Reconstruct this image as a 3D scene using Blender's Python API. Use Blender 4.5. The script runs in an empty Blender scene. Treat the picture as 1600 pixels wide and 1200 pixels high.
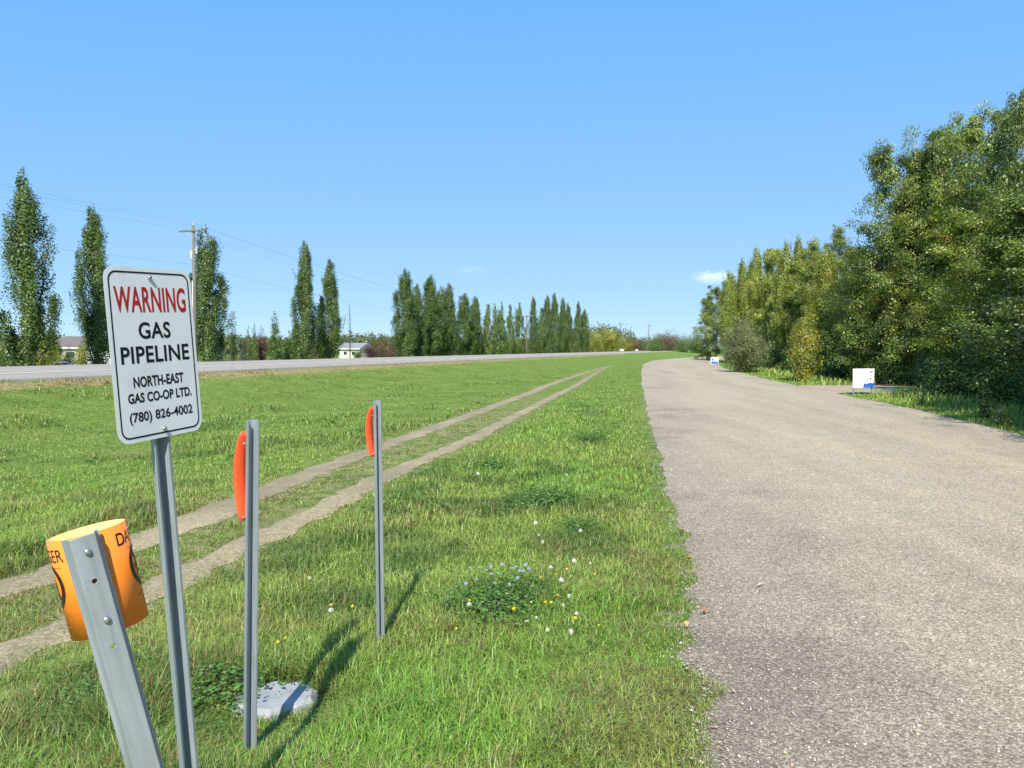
import bpy, bmesh, math, random
import numpy as np
from mathutils import Vector, Matrix
R_ = math.radians
sc = bpy.context.scene
COL = sc.collection
rng = np.random.default_rng(7)
random.seed(7)

# ------------------------------------------------------------------ camera, world, sun, exposure
FPX = 1220.0                      # focal length in pixels of the 1600 px wide photograph
PITCH = math.atan(55 / FPX)       # horizon 55 px above the centre
CAM = np.array([0, 0, 1.6])
cam = bpy.data.cameras.new('camera')
cam.sensor_width = 23.6; cam.lens = 23.6 * FPX / 1600
cam.clip_start = 0.05; cam.clip_end = 20000
co = bpy.data.objects.new('camera', cam); COL.objects.link(co)
co.location = CAM; co.rotation_euler = (R_(90) - PITCH, 0, 0)
sc.camera = co

SUN_EL = R_(42.5); SUN_DIR = Vector((-0.08 * math.cos(SUN_EL), -math.cos(SUN_EL), math.sin(SUN_EL))).normalized()
w = bpy.data.worlds.new('World'); sc.world = w; w.use_nodes = True
nt = w.node_tree; bg = nt.nodes['Background']
sky = nt.nodes.new('ShaderNodeTexSky'); sky.sky_type = 'NISHITA'; sky.sun_disc = False
sky.sun_elevation = SUN_EL; sky.sun_rotation = math.atan2(SUN_DIR.x, SUN_DIR.y)
sky.altitude = 0; sky.air_density = 0.4; sky.dust_density = 0.3; sky.ozone_density = 6
# the photograph's sky is nearly even from top to horizon: keep the sky's hue, compress its brightness range
hs = nt.nodes.new('ShaderNodeSeparateColor'); hs.mode = 'HSV'; hc = nt.nodes.new('ShaderNodeCombineColor'); hc.mode = 'HSV'
pw = nt.nodes.new('ShaderNodeMath'); pw.operation = 'POWER'; pw.inputs[1].default_value = .08
ml = nt.nodes.new('ShaderNodeMath'); ml.operation = 'MULTIPLY'; ml.inputs[1].default_value = 4.3
nt.links.new(sky.outputs[0], hs.inputs[0]); hu = nt.nodes.new('ShaderNodeMath'); hu.operation = 'ADD'; hu.inputs[1].default_value = -.018; nt.links.new(hs.outputs[0], hu.inputs[0]); hm = nt.nodes.new('ShaderNodeMath'); hm.operation = 'MAXIMUM'; hm.inputs[1].default_value = .578; nt.links.new(hu.outputs[0], hm.inputs[0]); nt.links.new(hm.outputs[0], hc.inputs[0]); ps = nt.nodes.new('ShaderNodeMath'); ps.operation = 'POWER'; ps.inputs[1].default_value = -.17; nt.links.new(hs.outputs[2], ps.inputs[0])
m1_ = nt.nodes.new('ShaderNodeMath'); m1_.operation = 'MULTIPLY'; m1_.inputs[1].default_value = 1.19; nt.links.new(ps.outputs[0], m1_.inputs[0])
m2_ = nt.nodes.new('ShaderNodeMath'); m2_.operation = 'MULTIPLY'; m2_.use_clamp = True; nt.links.new(m1_.outputs[0], m2_.inputs[0]); nt.links.new(hs.outputs[1], m2_.inputs[1]); nt.links.new(m2_.outputs[0], hc.inputs[1])
nt.links.new(hs.outputs[2], pw.inputs[0]); nt.links.new(pw.outputs[0], ml.inputs[0]); nt.links.new(ml.outputs[0], hc.inputs[2])
nt.links.new(hc.outputs[0], bg.inputs[0]); bg.inputs[1].default_value = 0.15
sl = bpy.data.lights.new('sun', 'SUN'); sl.energy = 5.0; sl.angle = R_(0.5); sl.color = (1.0, 0.93, 0.80)
so = bpy.data.objects.new('sun', sl); COL.objects.link(so); so.rotation_euler = SUN_DIR.to_track_quat('Z', 'Y').to_euler()
sc.view_settings.view_transform = 'Standard'; sc.view_settings.look = 'None'
sc.view_settings.exposure = 0.55; sc.view_settings.gamma = 1.0
sc.cycles.max_bounces = 6; sc.cycles.diffuse_bounces = 3; sc.cycles.transparent_max_bounces = 8
sc.cycles.use_denoising = True; sc.cycles.volume_bounces = 4

# ------------------------------------------------------------------ helpers
FW = np.array([0, math.cos(PITCH), -math.sin(PITCH)]); UP = np.array([0, math.sin(PITCH), math.cos(PITCH)]); RT = np.array([1., 0, 0])
def ray(px, py): return FW + RT * (px - 800) / FPX + UP * (600 - py) / FPX
def at(px, py, d): v = ray(px, py); return CAM + v * d / v[1]

def link(o, parent=None):
    COL.objects.link(o)
    if parent is not None: o.parent = parent
    return o
def tag(o, label, cat, group=None):
    o['label'] = label; o['category'] = cat
    if group: o['group'] = group
    return o
def thing(name, label, cat, loc=(0, 0, 0), group=None, mat=None):
    o = bpy.data.objects.new(name, None); COL.objects.link(o); o.empty_display_size = .2
    if mat is not None: o.matrix_world = mat
    else: o.location = loc
    return tag(o, label, cat, group)
def mesh_np(name, V, quads=None, tris=None, col=None, mat=None, smooth=False):
    me = bpy.data.meshes.new(name)
    V = np.asarray(V, dtype=np.float32)
    me.vertices.add(len(V)); me.vertices.foreach_set('co', V.ravel())
    q = np.asarray(quads if quads is not None else np.zeros((0, 4)), dtype=np.int32).reshape(-1, 4)
    t = np.asarray(tris if tris is not None else np.zeros((0, 3)), dtype=np.int32).reshape(-1, 3)
    idx = np.concatenate([q.ravel(), t.ravel()])
    st = np.concatenate([np.arange(len(q)) * 4, len(q) * 4 + np.arange(len(t)) * 3]).astype(np.int32)
    me.loops.add(len(idx)); me.loops.foreach_set('vertex_index', idx)
    me.polygons.add(len(st)); me.polygons.foreach_set('loop_start', st)
    if smooth: me.polygons.foreach_set('use_smooth', np.ones(len(st), dtype=bool))
    if col is not None:
        c = np.ones((len(V), 4), dtype=np.float32); c[:, :3] = col
        a = me.color_attributes.new('Col', 'FLOAT_COLOR', 'POINT'); a.data.foreach_set('color', c.ravel())
    me.update(calc_edges=True)
    if mat: me.materials.append(mat)
    return me
def obj(name, me, parent=None): return link(bpy.data.objects.new(name, me), parent)
def struct(name, me, parent=None):
    o = obj(name, me, parent)
    if parent is None: o['kind'] = 'structure'
    return o

class MB:
    """collects tubes, boxes and free faces into one mesh"""
    def __init__(s): s.v = []; s.f = []; s.n = 0
    def add(s, v, f):
        s.v += [tuple(p) for p in v]; s.f += [tuple(i + s.n for i in q) for q in f]; s.n += len(v)
    def box(s, c, d, rot=None):
        x, y, z = [k / 2 for k in d]; vs = [Vector((a * x, b * y, e * z)) for a in (-1, 1) for b in (-1, 1) for e in (-1, 1)]
        if rot is not None: vs = [rot @ v for v in vs]
        s.add([v + Vector(c) for v in vs], [(0, 1, 3, 2), (4, 6, 7, 5), (0, 4, 5, 1), (2, 3, 7, 6), (0, 2, 6, 4), (1, 5, 7, 3)])
    def tube(s, pts, rad, n=8, cap=True):
        pts = [Vector(p) for p in pts]; rad = rad if hasattr(rad, '__len__') else [rad] * len(pts)
        vs = []; fs = []
        for i, p in enumerate(pts):
            d = (pts[min(i + 1, len(pts) - 1)] - pts[max(i - 1, 0)]).normalized()
            a = d.orthogonal().normalized() if i == 0 else (a - d * a.dot(d)).normalized()
            b = d.cross(a)
            vs += [p + (a * math.cos(2 * math.pi * k / n) + b * math.sin(2 * math.pi * k / n)) * rad[i] for k in range(n)]
        for i in range(len(pts) - 1):
            for k in range(n): fs.append((i * n + k, i * n + (k + 1) % n, (i + 1) * n + (k + 1) % n, (i + 1) * n + k))
        if cap: fs += [tuple(range(n))[::-1], tuple(range((len(pts) - 1) * n, len(pts) * n))]
        s.add(vs, fs)
    def mesh(s, name, mat, smooth=False):
        me = bpy.data.meshes.new(name); me.from_pydata(s.v, [], s.f)
        if mat: me.materials.append(mat)
        if smooth:
            for p in me.polygons: p.use_smooth = len(p.vertices) == 4
        return me
    def build(s, name, mat, parent=None, smooth=False): return obj(name, s.mesh(name, mat, smooth), parent)

def bevel(o, wd, seg=2):
    m = o.modifiers.new('bevel', 'BEVEL'); m.width = wd; m.segments = seg; m.limit_method = 'ANGLE'; m.angle_limit = R_(40)

def vnoise(x, y, s, seed=0):
    x = np.asarray(x, float) / s + 1000.37; y = np.asarray(y, float) / s + 1000.71
    xi = np.floor(x).astype(np.int64); yi = np.floor(y).astype(np.int64); fx = x - xi; fy = y - yi
    fx = fx * fx * (3 - 2 * fx); fy = fy * fy * (3 - 2 * fy)
    def h(a, b):
        n = (a * 374761393 + b * 668265263 + seed * 974711) & 0x7fffffff
        n = ((n ^ (n >> 13)) * 1274126177) & 0x7fffffff
        return ((n ^ (n >> 16)) & 0xffff) / 65535.0
    return (h(xi, yi) * (1 - fx) + h(xi + 1, yi) * fx) * (1 - fy) + (h(xi, yi + 1) * (1 - fx) + h(xi + 1, yi + 1) * fx) * fy
def fnoise(x, y, s, seed=0): return (vnoise(x, y, s, seed) + .5 * vnoise(x, y, s / 2.1, seed + 1) + .25 * vnoise(x, y, s / 4.3, seed + 2)) / 1.75
def sstep(a, b, x):
    t = np.clip((np.asarray(x, float) - a) / (b - a), 0, 1); return t * t * (3 - 2 * t)

# ------------------------------------------------------------------ materials
def newmat(name):
    m = bpy.data.materials.new(name); m.use_nodes = True
    n = m.node_tree.nodes; l = m.node_tree.links
    return m, n, l, n['Principled BSDF']
def plain(name, c, rough=.6, metal=0, spec=.3, var=0, scale=20, bump=0, stretch=None):
    m, n, l, p = newmat(name)
    p.inputs['Roughness'].default_value = rough; p.inputs['Metallic'].default_value = metal; p.inputs['Specular IOR Level'].default_value = spec
    p.inputs['Base Color'].default_value = (*c, 1)
    if var or bump:
        tc = n.new('ShaderNodeTexCoord'); mp = n.new('ShaderNodeMapping'); no = n.new('ShaderNodeTexNoise')
        if stretch: mp.inputs['Scale'].default_value = stretch
        no.inputs['Scale'].default_value = scale; no.inputs['Detail'].default_value = 6
        l.new(tc.outputs['Object'], mp.inputs[0]); l.new(mp.outputs[0], no.inputs['Vector'])
        if var:
            mx = n.new('ShaderNodeMix'); mx.data_type = 'RGBA'
            mx.inputs[6].default_value = (*[k * (1 - var) for k in c], 1); mx.inputs[7].default_value = (*[min(1, k * (1 + var)) for k in c], 1)
            l.new(no.outputs[0], mx.inputs[0]); l.new(mx.outputs[2], p.inputs['Base Color'])
        if bump:
            b = n.new('ShaderNodeBump'); b.inputs['Strength'].default_value = bump; b.inputs['Distance'].default_value = .01
            l.new(no.outputs[0], b.inputs['Height']); l.new(b.outputs[0], p.inputs['Normal'])
    return m
def leafmat(name, trans=.35, gloss=.05):
    m, n, l, p = newmat(name); n.remove(p); out = n['Material Output']
    a = n.new('ShaderNodeAttribute'); a.attribute_name = 'Col'
    d = n.new('ShaderNodeBsdfDiffuse'); t = n.new('ShaderNodeBsdfTranslucent'); g = n.new('ShaderNodeBsdfGlossy'); g.inputs['Roughness'].default_value = .45
    m1 = n.new('ShaderNodeMixShader'); m1.inputs[0].default_value = trans; m2 = n.new('ShaderNodeMixShader'); m2.inputs[0].default_value = gloss
    l.new(a.outputs['Color'], d.inputs[0]); l.new(a.outputs['Color'], t.inputs[0])
    l.new(d.outputs[0], m1.inputs[1]); l.new(t.outputs[0], m1.inputs[2]); l.new(m1.outputs[0], m2.inputs[1]); l.new(g.outputs[0], m2.inputs[2])
    l.new(m2.outputs[0], out.inputs[0]); return m
M = {}
M['leaf'] = leafmat('leaf')
M['grassblade'] = leafmat('grass_blade', .3, .04)
M['petal'] = leafmat('petal', .3, .0)
M['stones'] = leafmat('gravel_stone', 0, .03)
M['bark'] = plain('aspen_bark', (.24, .23, .19), .9, var=.45, scale=3, bump=.6, stretch=(4, 4, 1))
M['barkdark'] = plain('dark_bark', (.09, .075, .06), .9, var=.4, scale=4, bump=.5)
M['galv'] = plain('galvanised_steel', (.33, .385, .425), .42, .40, .5, var=.38, scale=26, bump=.08, stretch=(2.5, 2.5, .22))
M['bolt'] = plain('zinc_bolt', (.48, .50, .51), .3, .8, .5)
M['signwhite'] = plain('sign_face_white', (.74, .79, .82), .35, 0, .4, var=.03, scale=8)
M['signedge'] = plain('sign_aluminium', (.62, .63, .62), .4, .6)
M['black'] = plain('sign_black', (.012, .014, .018), .4)
def grime(m, specks, amount):
    n, l = m.node_tree.nodes, m.node_tree.links; p = n['Principled BSDF']; src = p.inputs['Base Color'].links[0].from_socket
    tc = n.new('ShaderNodeTexCoord'); a = n.new('ShaderNodeTexNoise'); a.inputs['Scale'].default_value = specks; a.inputs['Detail'].default_value = 3
    b = n.new('ShaderNodeTexNoise'); b.inputs['Scale'].default_value = 9; b.inputs['Detail'].default_value = 8; l.new(tc.outputs['Object'], a.inputs[0]); l.new(tc.outputs['Object'], b.inputs[0])
    r = n.new('ShaderNodeMapRange'); r.inputs[1].default_value = .70; r.inputs[2].default_value = .78; r.inputs[4].default_value = amount; l.new(a.outputs[0], r.inputs[0])
    r2 = n.new('ShaderNodeMapRange'); r2.inputs[1].default_value = .5; r2.inputs[2].default_value = .75; r2.inputs[4].default_value = amount * .45; l.new(b.outputs[0], r2.inputs[0])
    mx = n.new('ShaderNodeMath'); mx.operation = 'MAXIMUM'; l.new(r.outputs[0], mx.inputs[0]); l.new(r2.outputs[0], mx.inputs[1])
    c = n.new('ShaderNodeMix'); c.data_type = 'RGBA'; l.new(mx.outputs[0], c.inputs[0]); l.new(src, c.inputs[6]); c.inputs[7].default_value = (.22, .19, .14, 1); l.new(c.outputs[2], p.inputs['Base Color'])
grime(M['signwhite'], 55, .40); grime(M['galv'], 40, .5)
M['red'] = plain('sign_red', (.42, .025, .018), .4, var=.12, scale=30)
M['orangeflag'] = plain('orange_plastic', (.86, .10, .03), .45, 0, .4, var=.06, scale=12)
M['tubeorange'] = plain('orange_tube_plastic', (.90, .25, .025), .4, 0, .4, var=.04, scale=10)
grime(M['tubeorange'], 70, .3); grime(M['orangeflag'], 60, .25)
M['tubein_sunlit'] = plain('tube_inner_sunlit_plastic', (.90, .60, .20), .5, 0, .3)  # same orange plastic; sunlight inside the tube is put into this paler colour
M['tubetext'] = plain('faded_print', (.40, .11, .02), .6)
M['pole'] = plain('weathered_pole_wood', (.155, .155, .125), .9, var=.35, scale=5, bump=.4, stretch=(5, 5, .4))
M['wire'] = plain('wire_aluminium', (.42, .44, .47), .5, .3)
M['porcelain'] = plain('grey_porcelain', (.5, .52, .55), .3)
M['white'] = plain('white_paint', (.80, .80, .78), .5, var=.04, scale=2)
M['cream'] = plain('cream_siding', (.68, .64, .50), .7, var=.06, scale=3)
M['roof'] = plain('brown_shingle', (.155, .135, .125), .9, var=.25, scale=6, bump=.3)
M['roofgrey'] = plain('grey_shingle', (.22, .23, .26), .9, var=.2, scale=6, bump=.3)
M['glass'] = plain('dark_window', (.03, .035, .045), .08, 0, .7)
M['carsilver'] = plain('silver_car_paint', (.42, .45, .48), .25, .5, .6)
M['carwhite'] = plain('white_car_paint', (.80, .80, .80), .25, 0, .6)
M['tyre'] = plain('tyre_rubber', (.02, .02, .02), .85)
M['bluesign'] = plain('board_blue', (.04, .13, .52), .45, var=.3, scale=9)
M['bluepaint'] = plain('blue_sign_face', (.05, .17, .50), .4)
M['rock'] = plain('white_rock', (.74, .72, .68), .85, var=.15, scale=3, bump=.5)
M['concrete'] = plain('pale_concrete', (.29, .305, .31), .9, var=.4, scale=14, bump=.7)

def pos_noise(n, l, scale, detail=5, stretch=None):
    g = n.new('ShaderNodeNewGeometry'); no = n.new('ShaderNodeTexNoise'); no.inputs['Scale'].default_value = scale; no.inputs['Detail'].default_value = detail
    if stretch:
        mp = n.new('ShaderNodeMapping'); mp.inputs['Scale'].default_value = stretch[0]; mp.inputs['Rotation'].default_value = stretch[1]
        l.new(g.outputs['Position'], mp.inputs[0]); l.new(mp.outputs[0], no.inputs['Vector'])
    else: l.new(g.outputs['Position'], no.inputs['Vector'])
    return no
def ramp(n, l, src, stops):
    r = n.new('ShaderNodeValToRGB'); e = r.color_ramp.elements
    while len(e) < len(stops): e.new(.5)
    for k, (p, c) in zip(e, stops): k.position = p; k.color = (*c, 1)
    l.new(src, r.inputs[0]); return r
def mix(n, l, fac, a, b, mode='MIX'):
    m = n.new('ShaderNodeMix'); m.data_type = 'RGBA'; m.blend_type = mode
    for i, v in ((0, fac), (6, a), (7, b)):
        if isinstance(v, (int, float)): m.inputs[i].default_value = v
        elif isinstance(v, tuple): m.inputs[i].default_value = (*v, 1)
        else: l.new(v, m.inputs[i])
    return m.outputs[2]

def ground_mat():
    m, n, l, p = newmat('meadow_ground'); p.inputs['Roughness'].default_value = .95; p.inputs['Specular IOR Level'].default_value = .1
    a = n.new('ShaderNodeAttribute'); a.attribute_name = 'Col'; sp = n.new('ShaderNodeSeparateColor'); l.new(a.outputs['Color'], sp.inputs[0])
    n1 = pos_noise(n, l, .75, 9); n2 = pos_noise(n, l, 5, 8); n3 = pos_noise(n, l, 38, 4)
    g = ramp(n, l, n1.outputs[0], [(.36, (.085, .165, .026)), (.5, (.165, .26, .04)), (.66, (.26, .30, .075))])
    g2 = ramp(n, l, n2.outputs[0], [(.3, (.07, .12, .02)), (.5, (.16, .25, .045)), (.7, (.26, .27, .08))])
    c = mix(n, l, .6, g.outputs[0], g2.outputs[0])
    g3 = ramp(n, l, n3.outputs[0], [(.3, (.45, .45, .45)), (.62, (1.25, 1.25, 1.2))])
    c = mix(n, l, .8, c, g3.outputs[0], 'MULTIPLY')
    dirt = ramp(n, l, n2.outputs[0], [(.3, (.20, .16, .085)), (.7, (.38, .31, .19))])
    dry = ramp(n, l, n2.outputs[0], [(.3, (.30, .19, .10)), (.7, (.46, .34, .17))])
    def mask(ch, noise, lo=.25):
        ad = n.new('ShaderNodeMath'); ad.operation = 'MULTIPLY_ADD'; ad.inputs[1].default_value = .9
        l.new(noise, ad.inputs[0]); ad.inputs[2].default_value = -.45
        s = n.new('ShaderNodeMath'); s.operation = 'ADD'; l.new(ad.outputs[0], s.inputs[0]); l.new(ch, s.inputs[1])
        r = n.new('ShaderNodeMapRange'); r.inputs[1].default_value = .3; r.inputs[2].default_value = .6; l.new(s.outputs[0], r.inputs[0]); return r.outputs[0]
    c = mix(n, l, mask(sp.outputs[0], n2.outputs[0]), c, dirt.outputs[0])
    c = mix(n, l, mask(sp.outputs[1], n2.outputs[0]), c, dry.outputs[0])
    gravel = ramp(n, l, n3.outputs[0], [(.3, (.16, .145, .125)), (.7, (.34, .31, .27))])
    c = mix(n, l, mask(sp.outputs[2], n2.outputs[0]), c, gravel.outputs[0])
    l.new(c, p.inputs['Base Color'])
    b = n.new('ShaderNodeBump'); b.inputs['Strength'].default_value = .9; b.inputs['Distance'].default_value = .05
    l.new(n3.outputs[0], b.inputs['Height']); l.new(b.outputs[0], p.inputs['Normal'])
    return m
M['ground'] = ground_mat()

def chip_mat(name, base, stone, scale, contrast=1.0, streak=None, bumpd=.004):
    m, n, l, p = newmat(name); p.inputs['Roughness'].default_value = .9; p.inputs['Specular IOR Level'].default_value = .2
    g = n.new('ShaderNodeNewGeometry')
    v = n.new('ShaderNodeTexVoronoi'); v.inputs['Scale'].default_value = scale; l.new(g.outputs['Position'], v.inputs['Vector'])
    v2 = n.new('ShaderNodeTexVoronoi'); v2.inputs['Scale'].default_value = scale * .37; l.new(g.outputs['Position'], v2.inputs['Vector'])
    sp = n.new('ShaderNodeSeparateColor'); l.new(v.outputs['Color'], sp.inputs[0])
    st = ramp(n, l, sp.outputs[0], stone)
    sp2 = n.new('ShaderNodeSeparateColor'); l.new(v2.outputs['Color'], sp2.inputs[0])
    big = ramp(n, l, sp2.outputs[1], [(.0, (.84, .83, .82)), (.80, (1.0, 1.0, 1.0)), (.93, (1.15, 1.12, 1.08)), (1., (1.4, 1.34, 1.26))])
    edge = ramp(n, l, v.outputs['Distance'], [(.25, (1.08, 1.08, 1.08)), (.75, (.55, .54, .52))])
    c = mix(n, l, contrast, st.outputs[0], edge.outputs[0], 'MULTIPLY')
    c = mix(n, l, .75 * contrast, c, big.outputs[0], 'MULTIPLY')
    n1 = pos_noise(n, l, .5, 5, streak); n2 = pos_noise(n, l, 2.3, 6)
    t = ramp(n, l, n1.outputs[0], [(.3, (.90, .90, .91)), (.7, (1.07, 1.06, 1.03))]); c = mix(n, l, 1.0, c, t.outputs[0], 'MULTIPLY')
    t2 = ramp(n, l, n2.outputs[0], [(.3, (.93, .93, .93)), (.7, (1.05, 1.05, 1.05))]); c = mix(n, l, 1.0, c, t2.outputs[0], 'MULTIPLY')
    a = n.new('ShaderNodeAttribute'); a.attribute_name = 'Col'
    c = mix(n, l, 1.0, c, a.outputs['Color'], 'MULTIPLY')
    l.new(c, p.inputs['Base Color'])
    b = n.new('ShaderNodeBump'); b.inputs['Strength'].default_value = .8; b.inputs['Distance'].default_value = bumpd; b.invert = True
    l.new(v.outputs['Distance'], b.inputs['Height']); l.new(b.outputs[0], p.inputs['Normal'])
    return m
M['lane'] = chip_mat('chip_seal', 0, [(0, (.27, .22, .165)), (.4, (.43, .36, .265)), (.8, (.55, .465, .345)), (1, (.74, .65, .51))], 95, .78,
                     streak=((3.2, .25, 1), (0, 0, R_(-9))))
M['hwy'] = chip_mat('worn_asphalt', 0, [(0, (.31, .28, .235)), (1, (.46, .42, .355))], 60, .5, streak=((.12, 3.5, 1), (0, 0, R_(-74.4))))
M['line'] = plain('road_paint', (.66, .66, .63), .7, var=.15, scale=6)
M['dirt'] = chip_mat('dirt', 0, [(0, (.27, .22, .13)), (1, (.42, .35, .22))], 45, .35, streak=((3, .4, 1), (0, 0, R_(-10))))

# ------------------------------------------------------------------ terrain
A = math.atan((1140 - 800) / FPX); CA, SA = math.cos(A), math.sin(A)      # heading of the highway
def so_(x, y): return x * SA + y * CA, -x * CA + y * SA                   # along, offset to the left
def xy_(s, o): return s * SA - o * CA, s * CA + o * SA
def height(x, y):
    x = np.asarray(x, float); y = np.asarray(y, float); s, o = so_(x, y)
    fade = 1 - sstep(28, 60, s)
    z = -.32 * sstep(3.5, 10, o) * fade
    z = z + (.64 + .32 * fade) * sstep(13.5, 21.3, o)
    z = z - 1.45 * sstep(36.0, 43, o)
    z = z + .035 * (fnoise(x, y, 2.2, 3) - .5) * sstep(.6, 2.5, o) * (1 - sstep(12, 20, o))
    return z
XL = np.array([(-15, -2.6), (-2, -.3), (2, .52), (3.3, .86), (5, 1.13), (6.4, 1.36), (11.15, 2.1), (20.5, 3.55), (37, 6.15), (55.8, 9.25), (80, 13.4), (105, 18.8), (133, 28), (165, 43), (190, 68)])
XR = np.array([(-15, 4.6), (-2, 6.6), (2, 7.2), (4, 7.6), (9, 8.6), (14.5, 9.5), (18.6, 10.3), (26, 11.4), (32, 12.15), (41.5, 13.5), (65, 17.6), (85, 22.3), (108, 29), (132, 40), (148, 52), (162, 75)])
def smooth_fn(P):
    ys = np.linspace(P[0, 0], P[-1, 0], 900); xs = np.interp(ys, P[:, 0], P[:, 1])
    for _ in range(60):
        xs[1:-1] = (xs[:-2] + 2 * xs[1:-1] + xs[2:]) / 4
    return lambda y: np.interp(y, ys, xs)
xl0 = smooth_fn(XL); xr0 = smooth_fn(XR)
def xl(y):
    y = np.asarray(y, float); k = np.clip(1.35 - y / 13, .3, 1)
    return xl0(y) + k * (.34 * (vnoise(y, y * 0, .9, 11) - .5) + .16 * (vnoise(y, y * 0, .27, 12) - .5) + .06 * (vnoise(y, y * 0, .07, 13) - .5)) + .16 * np.exp(-((y - 3.55) / .25) ** 2)
def xr(y): y = np.asarray(y, float); return xr0(y) + .14 * (vnoise(y, y * 0, 1.3, 21) - .5) + .08 * (vnoise(y, y * 0, .4, 22) - .5)
def cast(px, py):
    v = ray(px, py); t = np.geomspace(1.5, 400, 6000); P = CAM + v[None] * t[:, None]
    i = np.argmax(P[:, 2] <= height(P[:, 0], P[:, 1])); return P[i]
RUT_R = np.array([cast(*p)[:2] for p in [(0, 1032), (200, 943), (400, 847), (600, 746), (750, 680), (860, 622), (920, 590), (944, 576)]])
RUT_L = np.array([cast(*p)[:2] for p in [(0, 922), (220, 846), (400, 775), (530, 722), (700, 661), (850, 604), (915, 582), (940, 575)]])
def rutfn(P):
    d0 = P[0] - (P[1] - P[0]) * 1.6; d1 = P[-1] + (P[-1] - P[-2]) * .8
    Q = np.vstack([d0, P, d1]); Q = Q[np.argsort(Q[:, 1])]
    return smooth_fn(np.stack([Q[:, 1], Q[:, 0]], 1)), Q[0, 1], Q[-1, 1]
rr, rr0, rr1 = rutfn(RUT_R); rl, rl0, rl1 = rutfn(RUT_L)

rad = np.concatenate([np.geomspace(.5, 70, 190), np.geomspace(72.5, 9000, 80)])
ang = np.concatenate([np.linspace(-46, 46, 231), np.linspace(52, 308, 44)])
ang = np.radians(ang); na = len(ang)
gx = np.concatenate([[0], (rad[:, None] * np.sin(ang)).ravel()]); gy = np.concatenate([[0], (rad[:, None] * np.cos(ang)).ravel()])
gz = height(gx, gy)
s_, o_ = so_(gx, gy)
wear = np.zeros_like(gx); front = (gy > -5) & (gy < 75)
for fn, wd in ((rr, .40), (rl, .5)):
    wear = np.maximum(wear, front * .50 * np.exp(-((gx - fn(gy)) / (wd * 1.15)) ** 2))
wear = np.maximum(wear, front * .40 * ((gx < rr(gy)) & (gx > rl(gy))) * sstep(60, 20, gy) )
wear = np.maximum(wear, front * .30 * np.exp(-((gx - xl0(gy)) / .35) ** 2))
dry = .55 * np.exp(-((o_ - 19.8) / 1.15) ** 2) * (gy < 150)
grav = .8 * ((o_ > 20.6) & (o_ < 38)) + .35 * np.exp(-((gx - xl0(gy)) / .3) ** 2) * front
i0 = 1 + (np.arange(len(rad) - 1)[:, None] * na + np.arange(na)[None]).ravel(); j0 = 1 + (np.arange(len(rad) - 1)[:, None] * na + (np.arange(na)[None] + 1) % na).ravel()
fan = np.stack([np.zeros(na, int), 1 + (np.arange(na) + 1) % na, 1 + np.arange(na)], 1)
struct('ground', mesh_np('ground', np.stack([gx, gy, gz], 1), np.stack([i0, j0, j0 + na, i0 + na], 1), fan, np.stack([wear, dry, grav], 1), M['ground'], True))

def ribbon(name, ys, xa, xb, cols, dz, mat, edgecol=None, thick=.12, crown=0):
    n = len(ys); t = np.linspace(0, 1, cols)
    X = xa[:, None] * (1 - t) + xb[:, None] * t; Y = np.repeat(ys[:, None], cols, 1); Z = height(X, Y) + dz + crown * (1 - (2 * t - 1) ** 2)
    Z[:, 0] -= dz * .8; Z[:, -1] -= dz * .8
    V = np.stack([X, Y, Z], -1).reshape(-1, 3); i = (np.arange(n - 1)[:, None] * cols + np.arange(cols - 1)[None]).ravel()
    col = np.ones((n * cols, 3)) if edgecol is None else edgecol(X, Y).reshape(-1, 3)
    return mesh_np(name, V, np.stack([i, i + 1, i + cols + 1, i + cols], 1), None, col, mat, True)
ys = np.concatenate([np.arange(-15, 1.5, .3), np.arange(1.5, 14, .035), np.arange(14, 40, .12), np.arange(40, 162, .6)])
def lanecol(X, Y):
    u = X - xl0(Y); k = .18 * np.exp(-(u / .8) ** 2) * sstep(30, 4, Y) + .10 * sstep(9, 2.5, Y)
    k = k - .07 * np.exp(-((u - 4.9) / .6) ** 2) - .07 * np.exp(-((u - 2.6) / .6) ** 2) + .16 * sstep(.56, .72, fnoise(X, Y, .9, 71)) * np.exp(-(u / 1.6) ** 2) + .09 * sstep(.58, .7, fnoise(X * 1.8, Y * .35, 1.6, 72)); c = 1 - k
    return np.stack([c, c * (1 - .0 * k), c * (1 + .15 * k)], -1)
struct('gravel_road', ribbon('gravel_road', ys, xl(ys), xr(ys), 40, .022, M['lane'], lanecol, crown=.02))
# short driveway apron between the verge and the wood
ys = np.arange(27.6, 33.6, .2); e = .6 * np.abs((ys - 30.6) / 3) ** 3
t_ = (ys - 30.6) / 3
struct('driveway', ribbon('driveway', ys, xr0(ys) - .25, xr0(ys) + 4.6 - 1.2 * t_ ** 2, 14, .034, M['lane']))
for fn, y0, y1, wd, sd in ((rr, rr0, rr1, .15, 31), (rl, rl0, rl1, .215, 32)):
    ys = np.concatenate([np.arange(max(y0, 1.5), 16, .05), np.arange(16, y1, .25)])
    wa = wd * (.75 + .7 * fnoise(ys, ys * 0, .8, sd) + .9 * (vnoise(ys, ys * 0, .22, sd + 5) - .5)); wb = wd * (.75 + .7 * fnoise(ys, ys * 0, .8, sd + 1) + .9 * (vnoise(ys, ys * 0, .22, sd + 6) - .5))
    c = fn(ys); f = 1 - .6 * sstep(35, 62, ys)
    struct('dirt_path', ribbon('dirt_path', ys, c - wa * f, c + wb * f, 9, .018, M['dirt'], lambda X, Y: np.repeat((.72 + .5 * fnoise(X, Y, .7, sd + 9))[..., None], 3, -1)))
M['shaded_litter'] = plain('shaded_leaf_litter', (.055, .045, .028), .95, 0, .1, var=.6, scale=6, bump=.8)  # brown litter, coloured extra dark to deepen the shade under the trees
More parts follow.
